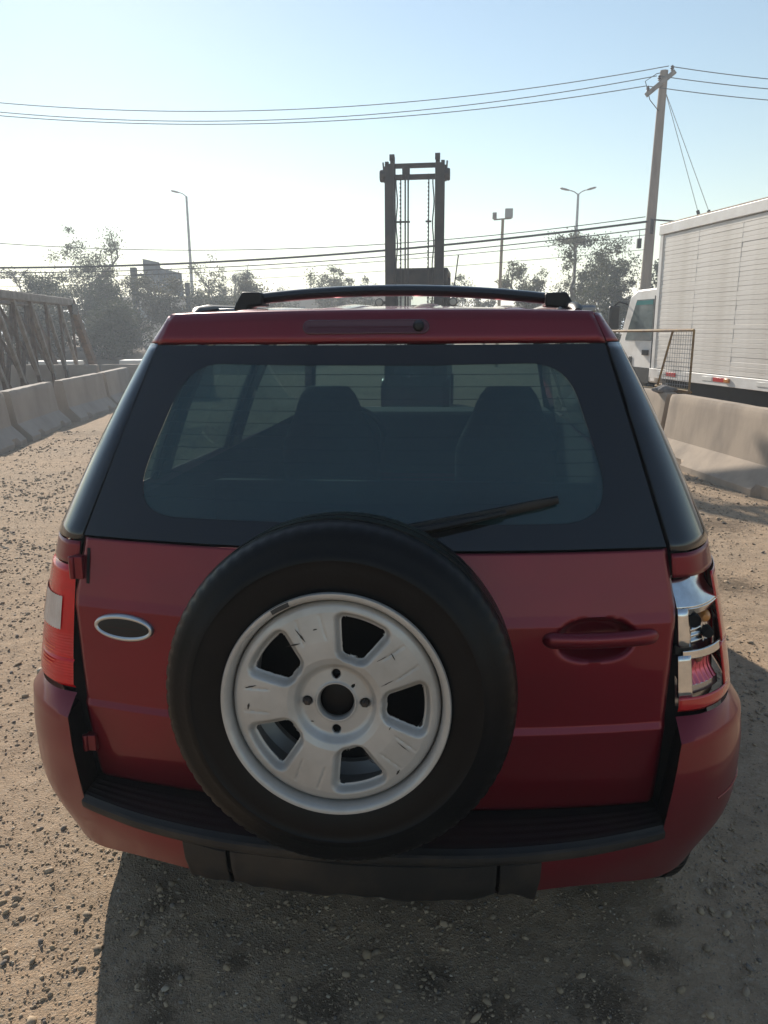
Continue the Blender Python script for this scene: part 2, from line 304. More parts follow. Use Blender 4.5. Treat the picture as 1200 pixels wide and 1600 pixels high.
def stones(name, n, label):
    # sample points with density falling off with distance, only where the camera can look
    P = []
    cx, cy = 0.2, -1.61
    ang = rng.uniform(-43, 43, n * 3); rr = 1.25 * (13.0 / 1.25) ** (rng.random(n * 3) ** 0.8)
    a = np.radians(ang - 5.6); X = cx + rr * np.sin(a); Y = cy + rr * np.cos(a)
    ok = ~((np.abs(X) < 0.62) & (Y > 0.45)); X = X[ok][:n]; Y = Y[ok][:n]; rr = rr[ok][:n]
    n = len(X)
    dens = vnoise(X, Y, 1.6, 9) + 0.6 * vnoise(X, Y, 5, 10)
    size = np.exp(rng.normal(math.log(0.0023), 0.50, n)) * (1 + 1.1 * np.clip(dens, -0.5, 0.6)) * (0.55 + 0.42 * np.clip(rr / 3, 0.4, 4))
    big = rng.random(n) < 0.007; size[big] = rng.uniform(0.007, 0.014, big.sum()); size = size * np.clip(rr / 3.2, 1, 3.2) ** 0.5; size = np.clip(size, 0.0018, 0.020)
    # unit shapes: a deformed icosahedron
    bm = bmesh.new(); bmesh.ops.create_icosphere(bm, subdivisions=1, radius=1.0); iv = np.array([v.co[:] for v in bm.verts]); iF = np.array([[v.index for v in f.verts] for f in bm.faces]); bm.free()
    nv, nf = len(iv), len(iF)
    th = rng.uniform(0, 2 * math.pi, n); ct, st = np.cos(th), np.sin(th)
    sc = np.stack([rng.uniform(0.8, 1.5, n), rng.uniform(0.7, 1.1, n), rng.uniform(0.4, 0.8, n)], -1) * size[:, None]
    W = iv[None] * rng.uniform(0.72, 1.22, (n, nv, 1)); W = W * sc[:, None, :]
    x = W[..., 0] * ct[:, None] - W[..., 1] * st[:, None]; y = W[..., 0] * st[:, None] + W[..., 1] * ct[:, None]
    tilt = rng.normal(0, 0.25, n)[:, None]; z = W[..., 2] + x * tilt
    z0 = ground_h(X, Y) + sc[:, 2] * 0.28
    W = np.stack([x + X[:, None], y + Y[:, None], z + z0[:, None]], -1).reshape(-1, 3).astype(np.float32)
    FF = (iF[None] + (np.arange(n) * nv)[:, None, None]).reshape(-1).astype(np.int32)
    me = bpy.data.meshes.new(name); me.vertices.add(len(W)); me.vertices.foreach_set('co', W.reshape(-1)); me.loops.add(len(FF)); me.loops.foreach_set('vertex_index', FF)
    me.polygons.add(n * nf); me.polygons.foreach_set('loop_start', np.arange(n * nf, dtype=np.int32) * 3); me.update(calc_edges=True); me.validate()
    t = rng.random(n); base = np.array([[0.36, 0.275, 0.19], [0.27, 0.21, 0.15], [0.19, 0.16, 0.135], [0.42, 0.35, 0.27], [0.33, 0.25, 0.165]])
    cc = base[rng.choice(5, n, p=[0.34, 0.28, 0.10, 0.05, 0.23])] * rng.uniform(0.9, 1.2, (n, 1))
    att = me.color_attributes.new('tone', 'FLOAT_COLOR', 'POINT'); C4 = np.ones((n, nv, 4), np.float32); C4[..., :3] = cc[:, None]; att.data.foreach_set('color', C4.reshape(-1))
    m = bpy.data.materials.new('stone'); m.use_nodes = True; N = m.node_tree.nodes; L = m.node_tree.links; b = N['Principled BSDF']; b.inputs['Roughness'].default_value = 0.9; b.inputs['Specular IOR Level'].default_value = 0.25
    at = N.new('ShaderNodeAttribute'); at.attribute_name = 'tone'; L.new(at.outputs['Color'], b.inputs['Base Color'])
    me.materials.append(m); tag(link(name, me), label, 'gravel', kind='stuff')
stones('gravel', 88000, 'loose tan and grey pebbles strewn over the dirt yard')

# ------------------------------------------------------------------ the car
car = thing('red_suv', 'dark red compact SUV seen from behind with spare wheel on its tailgate', 'car', (0, 1.95, 0))
def part(mb, name, m, parent=None, **k):
    if parent is None: return mb.build(name, m, car, keep=True, **k)
    return mb.build(name, m, parent, **k)
GZP = [0.515, 0.60, 0.722, 0.736, 0.86, 0.962, 0.985, 1.05, 1.112, 1.32, 1.535, 1.60]
GYP = [-0.020, -0.036, -0.050, -0.043, -0.043, -0.040, -0.032, -0.014, 0.002, 0.130, 0.275, 0.300]
def bow(x): return -0.080 * (1 - min(1.0, (x / 0.66) ** 2))
def Gt(x, z, off=0.0): return (x, float(np.interp(z, GZP, GYP)) + bow(x) * (1.0 if z < 1.2 else 0.95) - off, z)
def gate_half(z): return float(np.interp(z, [0.515, 0.99, 1.112, 1.535, 1.60], [0.652, 0.664, 0.644, 0.534, 0.505]))
# tailgate panel with handle pocket
def sstep(a, b, x):
    t = min(1, max(0, (x - a) / (b - a))); return t * t * (3 - 2 * t)
tg = MB(); rows = []
zs = sorted(set(list(np.linspace(0.515, 1.112, 110)) + [0.722, 0.736, 0.962, 0.985]))
for z in zs:
    row = []
    hw = gate_half(z)
    for k in range(261):
        x = hw * (2 * k / 260 - 1); p = list(Gt(x, z))
        d = (abs((x - 0.493) / 0.090) ** 2.6 + abs((z - 0.931) / 0.050) ** 2.2) ** 0.42
        p[1] += 0.045 * (1 - sstep(0.55, 1.0, d))
        e = (hw - abs(x)); p[1] += 0.010 * (1 - sstep(0.0, 0.012, e)); e2 = z - 0.515; p[1] += 0.010 * (1 - sstep(0.0, 0.015, e2))
        row.append(p)
    rows.append(row)
tailgate = part(tg.grid(rows), 'tailgate', PAINT, smooth=True, angle=50, solid=0.004, off=-1)
tag(tailgate, 'dusty dark red tailgate panel')
# door handle
hb = MB(); xs = np.concatenate([[0.3815, 0.383, 0.387, 0.394], np.linspace(0.402, 0.606, 12), [0.614, 0.621, 0.625, 0.6265]]); G = []
for i, x in enumerate(xs):
    e = min(1.0, min(x - 0.381, 0.627 - x) / 0.020); hz = 0.0175 * math.sqrt(max(0.02, 1 - (1 - e) ** 2)); yy = Gt(x, 0.935)[1]; out = 0.010 * e ** 0.5 + 0.012 * math.sin(math.pi * (x - 0.381) / 0.246)
    back = 0.004 if not 0.42 < x < 0.575 else -out * 0.35
    ring = [(x, yy + back, 0.935 + hz), (x, yy - out * 0.8, 0.935 + hz * 0.92), (x, yy - out - 0.002, 0.935 + hz * 0.45), (x, yy - out - 0.003, 0.935 - hz * 0.2), (x, yy - out * 0.8, 0.935 - hz * 0.85), (x, yy + back, 0.935 - hz)]
    G.append(ring + ring[:1])
part(hb.grid(G), 'door_handle', PAINT, tailgate, angle=60)
hb = MB(); hb.add([(math.cos(t) * 0.088 + 0.493, 0, 0) for t in ()], [])
# left hinges
for (x, z, h) in [(-0.654, 1.048, 0.052), (-0.652, 0.625, 0.040)]:
    hb = MB(); y = Gt(x, z)[1]; hb.box((x + 0.004, y - 0.006, z), (0.026, 0.022, h)); hb.tube([(x - 0.008, y - 0.014, z - h / 2), (x - 0.008, y - 0.014, z + h / 2)], 0.008, 10)
    part(hb, 'hinge', PAINT, tailgate, bevel=0.002)
hb = MB(); hb.grid([[Gt(-0.624 + 0.006 * 0, 1.012 + 0.078 * i / 4, 0.0012), Gt(-0.632, 1.012 + 0.078 * i / 4, 0.0012)] for i in range(5)]); part(hb, 'seam', GAP, tailgate)
# oval emblem, its badge worn to plain black
def ell(cx, cz, a, b, n=48): return [(cx + a * math.cos(2 * math.pi * k / n), cz + b * math.sin(2 * math.pi * k / n)) for k in range(n)]
def ring_on_gate(profile, cx, cz, a, b, n=48):
    """profile: (scale, lift)"""
    G = []
    for s, lift in profile:
        pts = [Gt(x, z, lift) for x, z in ell(cx, cz, a - s, b - s, n)]; G.append(pts + pts[:1])
    return G
em = part(MB().grid(ring_on_gate([(-0.001, 0.0), (0.0, 0.006), (0.003, 0.009), (0.007, 0.009), (0.010, 0.006)], -0.535, 0.924, 0.074, 0.0305)), 'emblem', WORN_CHROME, tailgate, angle=60)
G = ring_on_gate([(0.010, 0.006), (0.0150, 0.007), (0.022, 0.0075), (0.0303, 0.0075)], -0.535, 0.924, 0.074, 0.0305)
part(MB().grid(G), 'emblem_face', BLACK, tailgate)
# lamp-less crease shadow gap behind the gate: the jamb
jb = MB(); jb.grid([[(x, Gt(x, z)[1] + 0.055, z) for x in np.linspace(-gate_half(z) - 0.05, gate_half(z) + 0.05, 15)] for z in np.linspace(0.45, 1.11, 12)])
part(jb, 'tailgate_jamb', GAP)

# rear glass: border ring + clear pane
def rrect_pts(n=160):
    """inner clear outline in (x,z): rounded trapezoid"""
    C = [(-0.540, 1.166, 0.125), (0.540, 1.166, 0.125), (0.440, 1.492, 0.085), (-0.440, 1.492, 0.085)]
    P = []
    for i, (x, z, r) in enumerate(C):
        a = Vector(C[i - 1][:2]) - Vector((x, z)); b = Vector(C[(i + 1) % 4][:2]) - Vector((x, z)); la, lb = a.length, b.length; a /= la; b /= lb
        p0 = Vector((x, z)) + a * r; p2 = Vector((x, z)) + b * r
        for k in range(14): t = k / 13; P.append(p0 * (1 - t) ** 2 + Vector((x, z)) * 2 * t * (1 - t) + p2 * t * t)
    # resample evenly
    P.append(P[0]); L = [0]
    for i in range(1, len(P)): L.append(L[-1] + (P[i] - P[i - 1]).length)
    out = []
    for k in range(n):
        s = L[-1] * k / n; i = int(np.searchsorted(L, s, 'right')) - 1; u = (s - L[i]) / (L[i + 1] - L[i]); q = P[i] * (1 - u) + P[i + 1] * u
        out.append((q.x, q.y - 0.006 * (1 - (q.x / 0.5) ** 2) * (1 if q.y > 1.4 else 0)))
    return out
inner = rrect_pts(); cxz = (0.0, 1.325)
def outer_hit(p):
    dx, dz = p[0] - cxz[0], p[1] - cxz[1]; lo, hi = 1.0, 6.0
    for _ in range(40):
        m = (lo + hi) / 2; x = cxz[0] + dx * m; z = cxz[1] + dz * m
        if 1.118 <= z <= 1.531 and abs(x) <= gate_half(z) - 0.003: lo = m
        else: hi = m
    return (cxz[0] + dx * lo, cxz[1] + dz * lo)
outer = [outer_hit(p) for p in inner]
G = []
for k in range(7):
    t = k / 6; row = [Gt(o[0] * (1 - t) + i_[0] * t, o[1] * (1 - t) + i_[1] * t, 0.004) for o, i_ in zip(outer, inner)]; G.append(row + row[:1])
rear_window = part(MB().grid(G), 'rear_window', FRIT, angle=60)
# fill the four outer corners that the ring's rays cut off
for sx in (-1, 1):
    for (zc, dz) in ((1.118, 1), (1.531, -1)):
        row = []
        for k in range(6):
            z = zc + dz * 0.05 * k / 5; row.append([Gt(sx * (gate_half(z) - 0.003 - 0.055 * j / 4 * (1 - k / 5)), z, 0.0046) for j in range(5)])
        part(MB().grid(row), 'glass_border', FRIT, rear_window, fix=True)
G = []
for k in range(9):
    t = 1 - k / 8; row = [Gt(cxz[0] + (p[0] - cxz[0]) * t, cxz[1] + (p[1] - cxz[1]) * t, 0.002) for p in inner]; G.append(row + row[:1])
tag(part(MB().grid(G), 'glass_pane', REARGLASS, rear_window, angle=80), 'tinted clear centre of the rear window')
HEAT = mat('heating_line_print', (0.02, 0.018, 0.015), 0.6)
def clear_half(z):
    xs = [abs(p[0]) for p in inner if abs(p[1] - z) < 0.006]; return (max(xs) if xs else 0.4) - 0.004
for k in range(11):
    z = 1.203 + k * 0.0263; h = clear_half(z); mb = MB()
    mb.grid([[Gt(x, z + dz, 0.0005) for x in np.linspace(-h, h, 25)] for dz in (-0.0008, 0.0008)]); part(mb, 'heating_line', HEAT, rear_window)
# wiper
wp = MB(); pv = Gt(0.06, 1.152, 0.02); A = [Gt(0.06, 1.152, 0.022), Gt(0.14, 1.165, 0.034), Gt(0.24, 1.183, 0.032), Gt(0.30, 1.193, 0.026)]
wp.tube(A, [0.013, 0.011, 0.009, 0.007], 8, squash=(1, 0.8)); wp.lathe([(0.0, -0.022), (0.016, -0.020), (0.021, -0.010), (0.022, 0.016)], 'y', pv, 24)
wiper = part(wp, 'wiper_arm', BLACK)
wp = MB(); wp.tube([Gt(x, 1.150 + (x - 0.03) * 0.165, 0.018) for x in np.linspace(0.02, 0.412, 12)], [0.006] + [0.009] * 10 + [0.006], 6, squash=(0.7, 1.2))
wp.grid([[Gt(x, 1.146 + (x - 0.03) * 0.165 + d, 0.010 + 0.006 * (1 - d / 0.012)) for x in np.linspace(0.02, 0.412, 12)] for d in (0.0, 0.012)])
part(wp, 'wiper_blade', BLACK, wiper)

# spoiler panel above the glass
sp = MB(); rows = []
for z in np.linspace(1.533, 1.604, 10):
    hw = gate_half(z); row = []
    for k in range(81):
        x = hw * (2 * k / 80 - 1); zz = z + (z - 1.533) / 0.071 * 0.006 * (1 - (x / 0.53) ** 2)
        p = list(Gt(x, z, 0.010 * sstep(1.533, 1.545, z) - 0.012 * sstep(1.585, 1.604, z))); p[2] = zz; row.append(p)
    rows.append(row)
# roll over into the roof
row = []
for k in range(81):
    x = gate_half(1.604) * (2 * k / 80 - 1); row.append((x, Gt(x, 1.604)[1] + 0.05, 1.607 + 0.008 * (1 - (x / 0.53) ** 2)))
rows.append(row)
spoiler = part(sp.grid(rows), 'spoiler', PAINT, angle=60, solid=0.003)
# raised outline cover where a third brake light would sit, and the washer nozzle
def capsule(cx, cz, a, b, n=12):
    P = []
    for k in range(n + 1): t = -math.pi / 2 + math.pi * k / n; P.append((cx + a - b + b * math.cos(t), cz + b * math.sin(t)))
    for k in range(n + 1): t = math.pi / 2 + math.pi * k / n; P.append((cx - a + b + b * math.cos(t), cz + b * math.sin(t)))
    return P
G = []
for s, lift in [(0.0, 0.009), (0.0012, 0.0165), (0.003, 0.0175), (0.006, 0.0165), (0.0165, 0.016)]:
    pts = [Gt(x, z + 0.006, lift) for x, z in capsule(-0.018, 1.566, 0.148 - s, 0.0170 - s)]; G.append(pts + pts[:1])
part(MB().grid(G), 'brake_light_cover', mat('dull_red_lens', (0.065, 0.004, 0.008), 0.25, coat=0.5), spoiler, angle=70)
nz = MB(); c = Gt(0.105, 1.573, 0.014); nz.lathe([(0.0, -0.016), (0.008, -0.014), (0.0125, -0.006), (0.0135, 0.0), (0.0135, 0.01)], 'y', c, 20); part(nz, 'washer_nozzle', BLACK, spoiler)

# corner surface K(s,z): from the gate gap round to the body side
KLO = np.array([(0.680, -0.036), (0.745, -0.014), (0.802, 0.036), (0.842, 0.112), (0.858, 0.22), (0.865, 0.35)])
KHI = np.array([(0.651, -0.002), (0.692, 0.014), (0.730, 0.056), (0.760, 0.118), (0.782, 0.21), (0.797, 0.35)])
KT = np.array([(0.540, 0.272), (0.553, 0.280), (0.567, 0.296), (0.577, 0.318), (0.586, 0.39), (0.596, 0.50)])
KR = np.array([(0.510, 0.294), (0.520, 0.302), (0.528, 0.318), (0.533, 0.342), (0.540, 0.42), (0.548, 0.52)])
def K(t, z, side, off=0.0):
    if z <= 1.105:
        w = max(0.0, (z - 0.70) / 0.40) ** 1.35; P = KLO * (1 - w) + KHI * w
    elif z <= 1.535:
        w = (z - 1.105) / 0.43; P = KHI * (1 - w) + KT * w; P = P.copy(); P[:, 0] += 0.008 * math.sin(math.pi * w) * np.array([0.15, 0.5, 0.8, 1, 1, 1])
    else:
        w = (z - 1.535) / 0.065; P = KT * (1 - w) + KR * w
    q = crom(P, t); 
    if off:
        d = crom(P, min(t + 0.05, 5)) - crom(P, max(t - 0.05, 0)); n = np.array([d[1], -d[0]]); n /= np.linalg.norm(n); q = q + n * off
    return (side * q[0], q[1], z)
def Kpatch(t0, t1, z0, z1, side, off=0.0, nt=14, nz_=10, offf=None):
    return [[K(t, z, side, off if offf is None else offf(t, z)) for t in np.linspace(t0, t1, nt)] for z in np.linspace(z0, z1, nz_)]
for side in (-1, 1):
    # red strip above the lamp, black pillar, red roof corner
    q = part(MB().grid(Kpatch(0.02, 5, 1.050, 1.102, side, nz_=6, nt=24)), 'quarter_panel', PAINT, solid=0.004, off=0)
    part(MB().grid(Kpatch(0.02, 5, 1.106, 1.533, side, nz_=24, nt=24, offf=lambda t, z: -0.006 * (1 - sstep(0.0, 0.2, t)))), 'rear_pillar', PILLAR, solid=0.004, off=0)
    G = Kpatch(0.06, 5, 1.536, 1.600, side, nz_=8, nt=24)
    part(MB().grid(G), 'roof_corner', PAINT, solid=0.004, off=0)
    part(MB().grid([[(side * (gate_half(z) - 0.035), Gt(gate_half(z) - 0.035, z)[1] + 0.012, z), (side * (gate_half(z) + 0.005), Gt(gate_half(z), z)[1] + 0.035, z), K(0.9, z, side, -0.012)] for z in np.linspace(1.09, 1.56, 14)]), 'window_jamb', GAP, smooth=False)
    # dark backing behind the lamp
    part(MB().grid(Kpatch(0.0, 5, 0.70, 1.055, side, off=-0.045)), 'lamp_recess', GAP, solid=0.004, off=0)
LENS = mat('red_lamp_lens', (0.70, 0.004, 0.008), 0.2, coat=0.5, spec=0.3, c2=(0.58, 0.004, 0.008), nscale=20)
LENSD = mat('dark_red_lamp_lens', (0.50, 0.010, 0.012), 0.14, coat=1.0)
CLEAR = mat('ribbed_clear_lens', (0.74, 0.66, 0.60), 0.22, coat=0.6, c2=(0.62, 0.50, 0.43), nscale=12)
ORG = mat('orange_red_lens', (0.85, 0.05, 0.015), 0.15, coat=0.8)
# left lamp, whole
tl = MB(); tl.grid(Kpatch(0.10, 4.55, 0.752, 1.044, -1, nz_=150, nt=40, offf=lambda t, z: 0.006 + 0.0007 * math.sin(z * 900) * (1 if z < 0.885 else 0.25) - 0.02 * (1 - sstep(0.0, 0.10, t)) - 0.008 * (1 - sstep(0.752, 0.764, z)) - 0.008 * sstep(1.032, 1.044, z) - 0.004 * (1 - sstep(0.0, 0.006, abs(z - 0.822)))))
lampL = part(tl, 'tail_light', LENS, angle=60); tag(lampL, 'intact red tail light with a pale ribbed reversing window')
G = Kpatch(0.72, 4.0, 0.893, 0.972, -1, nz_=9, nt=70, offf=lambda t, z: 0.0085 + 0.0016 * math.cos(t * 42) * (1 if t < 2.1 else 0.3))
part(MB().grid(G), 'reversing_lens', CLEAR, lampL, angle=60)
for k in range(9):
    z = 0.900 + k * 0.008; part(MB().grid(Kpatch(2.15, 4.0, z - 0.0016, z + 0.0016, -1, 0.0102, nz_=2)), 'lens_rib', mat('amber_rib', (0.50, 0.22, 0.13), 0.3), lampL)
for k in range(6):
    z = 0.797 + k * 0.0085 + (0.006 if k > 2 else 0); part(MB().grid(Kpatch(1.2 - 0.12 * (k % 3), 2.0, z - 0.0014, z + 0.0014, -1, 0.0082, nz_=2)), 'lens_rib', ORG, lampL)
# right lamp, lens broken away: chrome reflector, sockets and bulbs laid bare
rl = MB(); rl.grid(Kpatch(0.30, 4.5, 0.748, 1.044, 1, nz_=30, nt=30, off=-0.034)); lampR = part(rl, 'tail_light', mat('lamp_housing_grey', (0.42, 0.42, 0.43), 0.22, 0.9), angle=60)
tag(lampR, 'broken right tail light with chrome reflector and bulbs laid bare')
def Kp(name, m, t0, t1, z0, z1, off, n=10, f=None, solid=0.006):
    return part(MB().grid(Kpatch(t0, t1, z0, z1, 1, off, nt=n, nz_=n, offf=f)), name, m, lampR, angle=60, solid=solid, off=0)
Kp('chrome_reflector', CHROME, 0.10, 2.62, 0.984, 1.040, 0.0, 22, lambda t, z: 0.004 - 0.030 * ((z - 0.984) / 0.056) * (1 - 0.35 * sstep(1.5, 2.4, t)) - 0.010 * math.sin((z - 0.984) / 0.056 * math.pi) * sstep(1.3, 2.3, t))
Kp('chrome_frame', CHROME, 0.10, 0.60, 0.900, 0.984, 0.003, 6, lambda t, z: 0.003 + 0.004 * math.sin((t - 0.1) / 0.5 * 3.14))
Kp('chrome_frame', CHROME, 0.60, 2.62, 0.966, 0.984, 0.003, 12, lambda t, z: 0.004 - 0.010 * (0.984 - z) / 0.018)
Kp('chrome_frame', CHROME, 0.30, 2.25, 0.872, 0.890, 0.002, 10)
Kp('chrome_frame', CHROME, 0.10, 0.60, 0.786, 0.880, 0.002, 8)
Kp('socket_mount', BLACK, 0.05, 0.75, 0.880, 0.902, -0.006, 6)
G = Kpatch(0.60, 1.62, 0.892, 0.966, 1, nz_=36, nt=8, offf=lambda t, z: -0.022 + (0.005 * abs(math.sin((z - 0.892) * 240)) if z < 0.935 else 0))
part(MB().grid(G), 'reflector_louvre', CHROME, lampR, angle=60)
G = Kpatch(1.62, 2.62, 0.892, 0.966, 1, nz_=10, nt=40, offf=lambda t, z: -0.020 + 0.004 * abs(math.sin(t * 14)))
part(MB().grid(G), 'reflector_louvre', CHROME, lampR, angle=60)
G = Kpatch(0.60, 2.15, 0.806, 0.872, 1, nz_=10, nt=60, offf=lambda t, z: -0.012 - 0.012 * math.sin((z - 0.806) / 0.066 * 3.14) + 0.003 * abs(math.sin(t * 13)))
part(MB().grid(G), 'reflector_louvre', mat('pink_reflector', (0.62, 0.13, 0.17), 0.16, 0.7), lampR, angle=60)
Kp('lower_tray', mat('lamp_housing_grey', (0.1, 0.1, 0.11)), 0.60, 2.2, 0.786, 0.806, -0.014, 8)
p = K(0.95, 0.951, 1, -0.004); s_ = MB().lathe([(0.0, 0.002), (0.012, 0.0), (0.0145, -0.004), (0.0155, 0.0), (0.0155, 0.028)], 'y', p, 24); part(s_, 'bulb_socket', GAP, lampR)
p = K(1.85, 0.948, 1, -0.016); s_ = MB().lathe([(0.0, -0.020), (0.007, -0.018), (0.0125, -0.010), (0.0145, 0.0), (0.0125, 0.010), (0.006, 0.018), (0.006, 0.03)], 'y', p, 24); part(s_, 'amber_bulb', AMBER, lampR)
p = K(1.7, 0.912, 1, -0.004); s_ = MB().lathe([(0.0, -0.002), (0.010, -0.001), (0.0125, 0.006), (0.0125, 0.026)], 'y', p, 20); part(s_, 'bulb_socket', GAP, lampR)
p = K(1.15, 0.862, 1, -0.012); s_ = MB().lathe([(0.0, -0.008), (0.006, -0.006), (0.010, 0.002), (0.010, 0.02)], 'y', p, 20); part(s_, 'amber_bulb', mat('brown_bulb', (0.25, 0.10, 0.06), 0.3), lampR)
# what is left of the lens: outer strip and foot
LB = MB(); fo = lambda t, z: 0.006 - 0.006 * (1 - sstep(0.752, 0.764, z))
LB.grid(Kpatch(2.30, 4.55, 0.884, 1.044, 1, nz_=14, nt=16, offf=fo)); LB.grid(Kpatch(2.15, 4.55, 0.784, 0.884, 1, nz_=12, nt=20, offf=fo)); LB.grid(Kpatch(0.10, 4.55, 0.752, 0.786, 1, nz_=6, nt=40, offf=fo))
part(LB, 'broken_red_lens', LENSD, lampR, angle=60, solid=0.003)

# bumper
BZ = [0.335, 0.45, 0.60, 0.70]
BP = np.array([
 [(0, -0.195), (0.25, -0.180), (0.43, -0.140), (0.57, -0.085), (0.660, -0.045), (0.735, 0.015), (0.785, 0.092), (0.808, 0.18), (0.820, 0.32)],
 [(0, -0.225), (0.25, -0.210), (0.45, -0.168), (0.60, -0.112), (0.685, -0.068), (0.774, -0.010), (0.843, 0.068), (0.880, 0.16), (0.893, 0.32)],
 [(0, -0.228), (0.25, -0.213), (0.45, -0.173), (0.60, -0.122), (0.686, -0.084), (0.782, -0.022), (0.853, 0.06), (0.889, 0.15), (0.901, 0.32)],
 [(0, -0.215), (0.25, -0.200), (0.45, -0.162), (0.60, -0.114), (0.684, -0.078), (0.776, -0.020), (0.845, 0.058), (0.881, 0.15), (0.894, 0.32)]])
def B(t, z, side=1, off=0.0):
    a = np.interp(z, BZ, np.arange(4)); Q = np.array([crom(BP[:, j], a) for j in range(9)]); q = crom(Q, t)
    if off:
        d = crom(Q, min(t + 0.05, 8)) - crom(Q, max(t - 0.05, 0)); n = np.array([d[1], -d[0]]); n /= np.linalg.norm(n); q = q + n * off
    return (side * q[0], q[1], z)
bumpers = []
T0, ZC = 1.62, 0.486
for side in (-1, 1):
    zrows = list(np.linspace(0, 1, 8)); rows = []; meta = []
    def tin(z): return float(np.interp(z, [ZC, 0.70], [3.62, 4.02]))
    NA, NB = 14, 40
    def mkrow(z, zbf=None):
        row = []; ti = tin(z)
        for k in range(NA + NB + 1):
            t = T0 + (ti - T0) * k / NA if k <= NA else ti + (8 - ti) * (k - NA) / NB
            zz = z if zbf is None else zbf(t, z)
            row.append(B(t, zz, side))
        return row
    for w in zrows:
        def zbf(t, z, w=w):
            x = B(t, 0.4)[0]; zb = 0.392 - 0.056 * sstep(0.42, 0.76, x); return zb + (ZC - zb) * w
        rows.append(mkrow(ZC, zbf)); meta.append(w < 1)
    nlow = len(rows)
    for z in list(np.linspace(ZC, 0.70, 12))[1:]:
        r_ = mkrow(z); rows.append(r_)
    # small character line low on the corner
    ncor = len(rows)
    # shelf up to the lamp foot
    top = rows[-1]
    for w in np.linspace(0, 1, 7)[1:]:
        row = []
        for k, p0 in enumerate(top):
            if k < NA: row.append(p0); continue
            s = (k - NA) / NB * 4.9 + 0.03; q = K(min(s, 5), 0.742, side, 0.0); e = 1 - (1 - w) ** 1.15
            row.append(tuple(p0[j] * (1 - w) + q[j] * w if j < 2 else p0[2] * (1 - e) + q[2] * e for j in range(3)))
        rows.append(row)
    bumpers.append(part(MB().grid(rows, keep=lambda i, j: i < nlow - 1 or j >= NA), 'bumper_corner', PAINT, angle=30))
bk = MB(); bk.grid([[B(abs(t), z, -1 if t < 0 else 1, -0.03) for t in np.linspace(-7.5, 7.5, 41)] for z in np.linspace(0.36, 0.5, 4)]); bumper = part(bk, 'rear_bumper', GAP)
for side in (-1, 1):
    # dark inner wall of the corner horn
    wl_ = MB(); zz = np.linspace(0.474, 0.705, 10); rows = []
    for w in np.linspace(0, 1, 5):
        rows.append([(lambda p: (side * (p[0] - 0.002 + 0.012 * w), p[1] + (0.0 - p[1]) * w + 0.002, z))(B(float(np.interp(z, [0.474, 0.70], [3.62, 4.02])), min(z, 0.70))) for z in zz])
    part(wl_.grid(rows), 'inner_side', BLACK, bumper)
    # small horizontal line pressed in the corner
    if side > 0: part(MB().tube([B(t, 0.528, side, 0.0006) for t in np.linspace(5.2, 6.8, 14)], 0.0018, 6), 'crease_trim', PAINT, bumper)
# step pad
spad = MB(); rows = []
ts = np.concatenate([np.linspace(-3.62, 3.62, 81)])
def Bs(t, z, off=0.0): return B(abs(t), z, -1 if t < 0 else 1, off)
for w in np.linspace(0, 1, 25):
    row = []
    for t in ts:
        p = Bs(t, 0.50, 0.004); g = Gt(max(-0.65, min(0.65, p[0])), 0.53); yy = g[1] + 0.03 + (p[1] - g[1] - 0.03) * w
        row.append((p[0], yy, 0.512 - 0.010 * sstep(0.9, 1.0, w) + (0.0012 if int(w * 24) % 4 == 0 and 0.2 < w < 0.9 else 0)))
    rows.append(row)
step = part(spad.grid(rows), 'step_pad', BLACK, bumper, angle=30)
lip = MB(); rows = []
for z, o in [(0.505, 0.004), (0.501, 0.009), (0.494, 0.010), (0.484, 0.009), (0.478, 0.004), (0.476, -0.004)]: rows.append([Bs(t, z, o) for t in ts])
part(lip.grid(rows), 'step_lip', DUSTY, bumper, angle=40)
# centre insert in three pieces with open grooves
for (x0, x1) in [(-1.66, -1.16), (-1.11, 1.20), (1.24, 1.66)]:
    ins = MB(); rows = []
    for z, o in [(0.480, -0.004), (0.474, 0.004), (0.43, 0.006), (0.385, 0.004), (0.372, -0.004), (0.368, -0.03)]: rows.append([Bs(t, z + (0.030 * float(vnoise(t, 0.5, 2.3, 70)) + 0.012 * float(vnoise(t, 0.5, 9, 71)) if z < 0.4 else 0), o + 0.010 * float(vnoise(t, z * 3, 3.0, 72))) for t in np.linspace(x0, x1, 40)])
    part(ins.grid(rows), 'bumper_insert', DUSTY, bumper, angle=40, solid=0.004)

# body sides, roof, hood
def side_x(y, z):
    zz = [0.26, 0.34, 0.48, 0.70, 0.90, 1.10]; xx = [0.770, 0.805, 0.848, 0.866, 0.853, 0.797]
    f = float(np.interp(y, [0.32, 0.8, 1.5, 3.0, 3.6, 4.02], [1.0, 1.012, 1.018, 1.014, 0.985, 0.83]))
    return float(np.interp(z, zz, xx)) * f
def belt_z(y): return float(np.interp(y, [0.35, 1.5, 3.2, 4.02], [1.104, 1.075, 1.03, 0.90]))
AX = (0.52, 3.05); WR = 0.325
def bot_z(y):
    z = 0.27
    for a in AX:
        d = abs(y - a)
        if d < 0.385: z = max(z, WR + math.sqrt(0.385 ** 2 - d * d))
    return z
ysd = np.array(sorted(set(list(np.linspace(0.32, 4.02, 90)) + [a + s * 0.3849 for a in AX for s in (-1, 1) if a + s * 0.3849 > 0.32])))
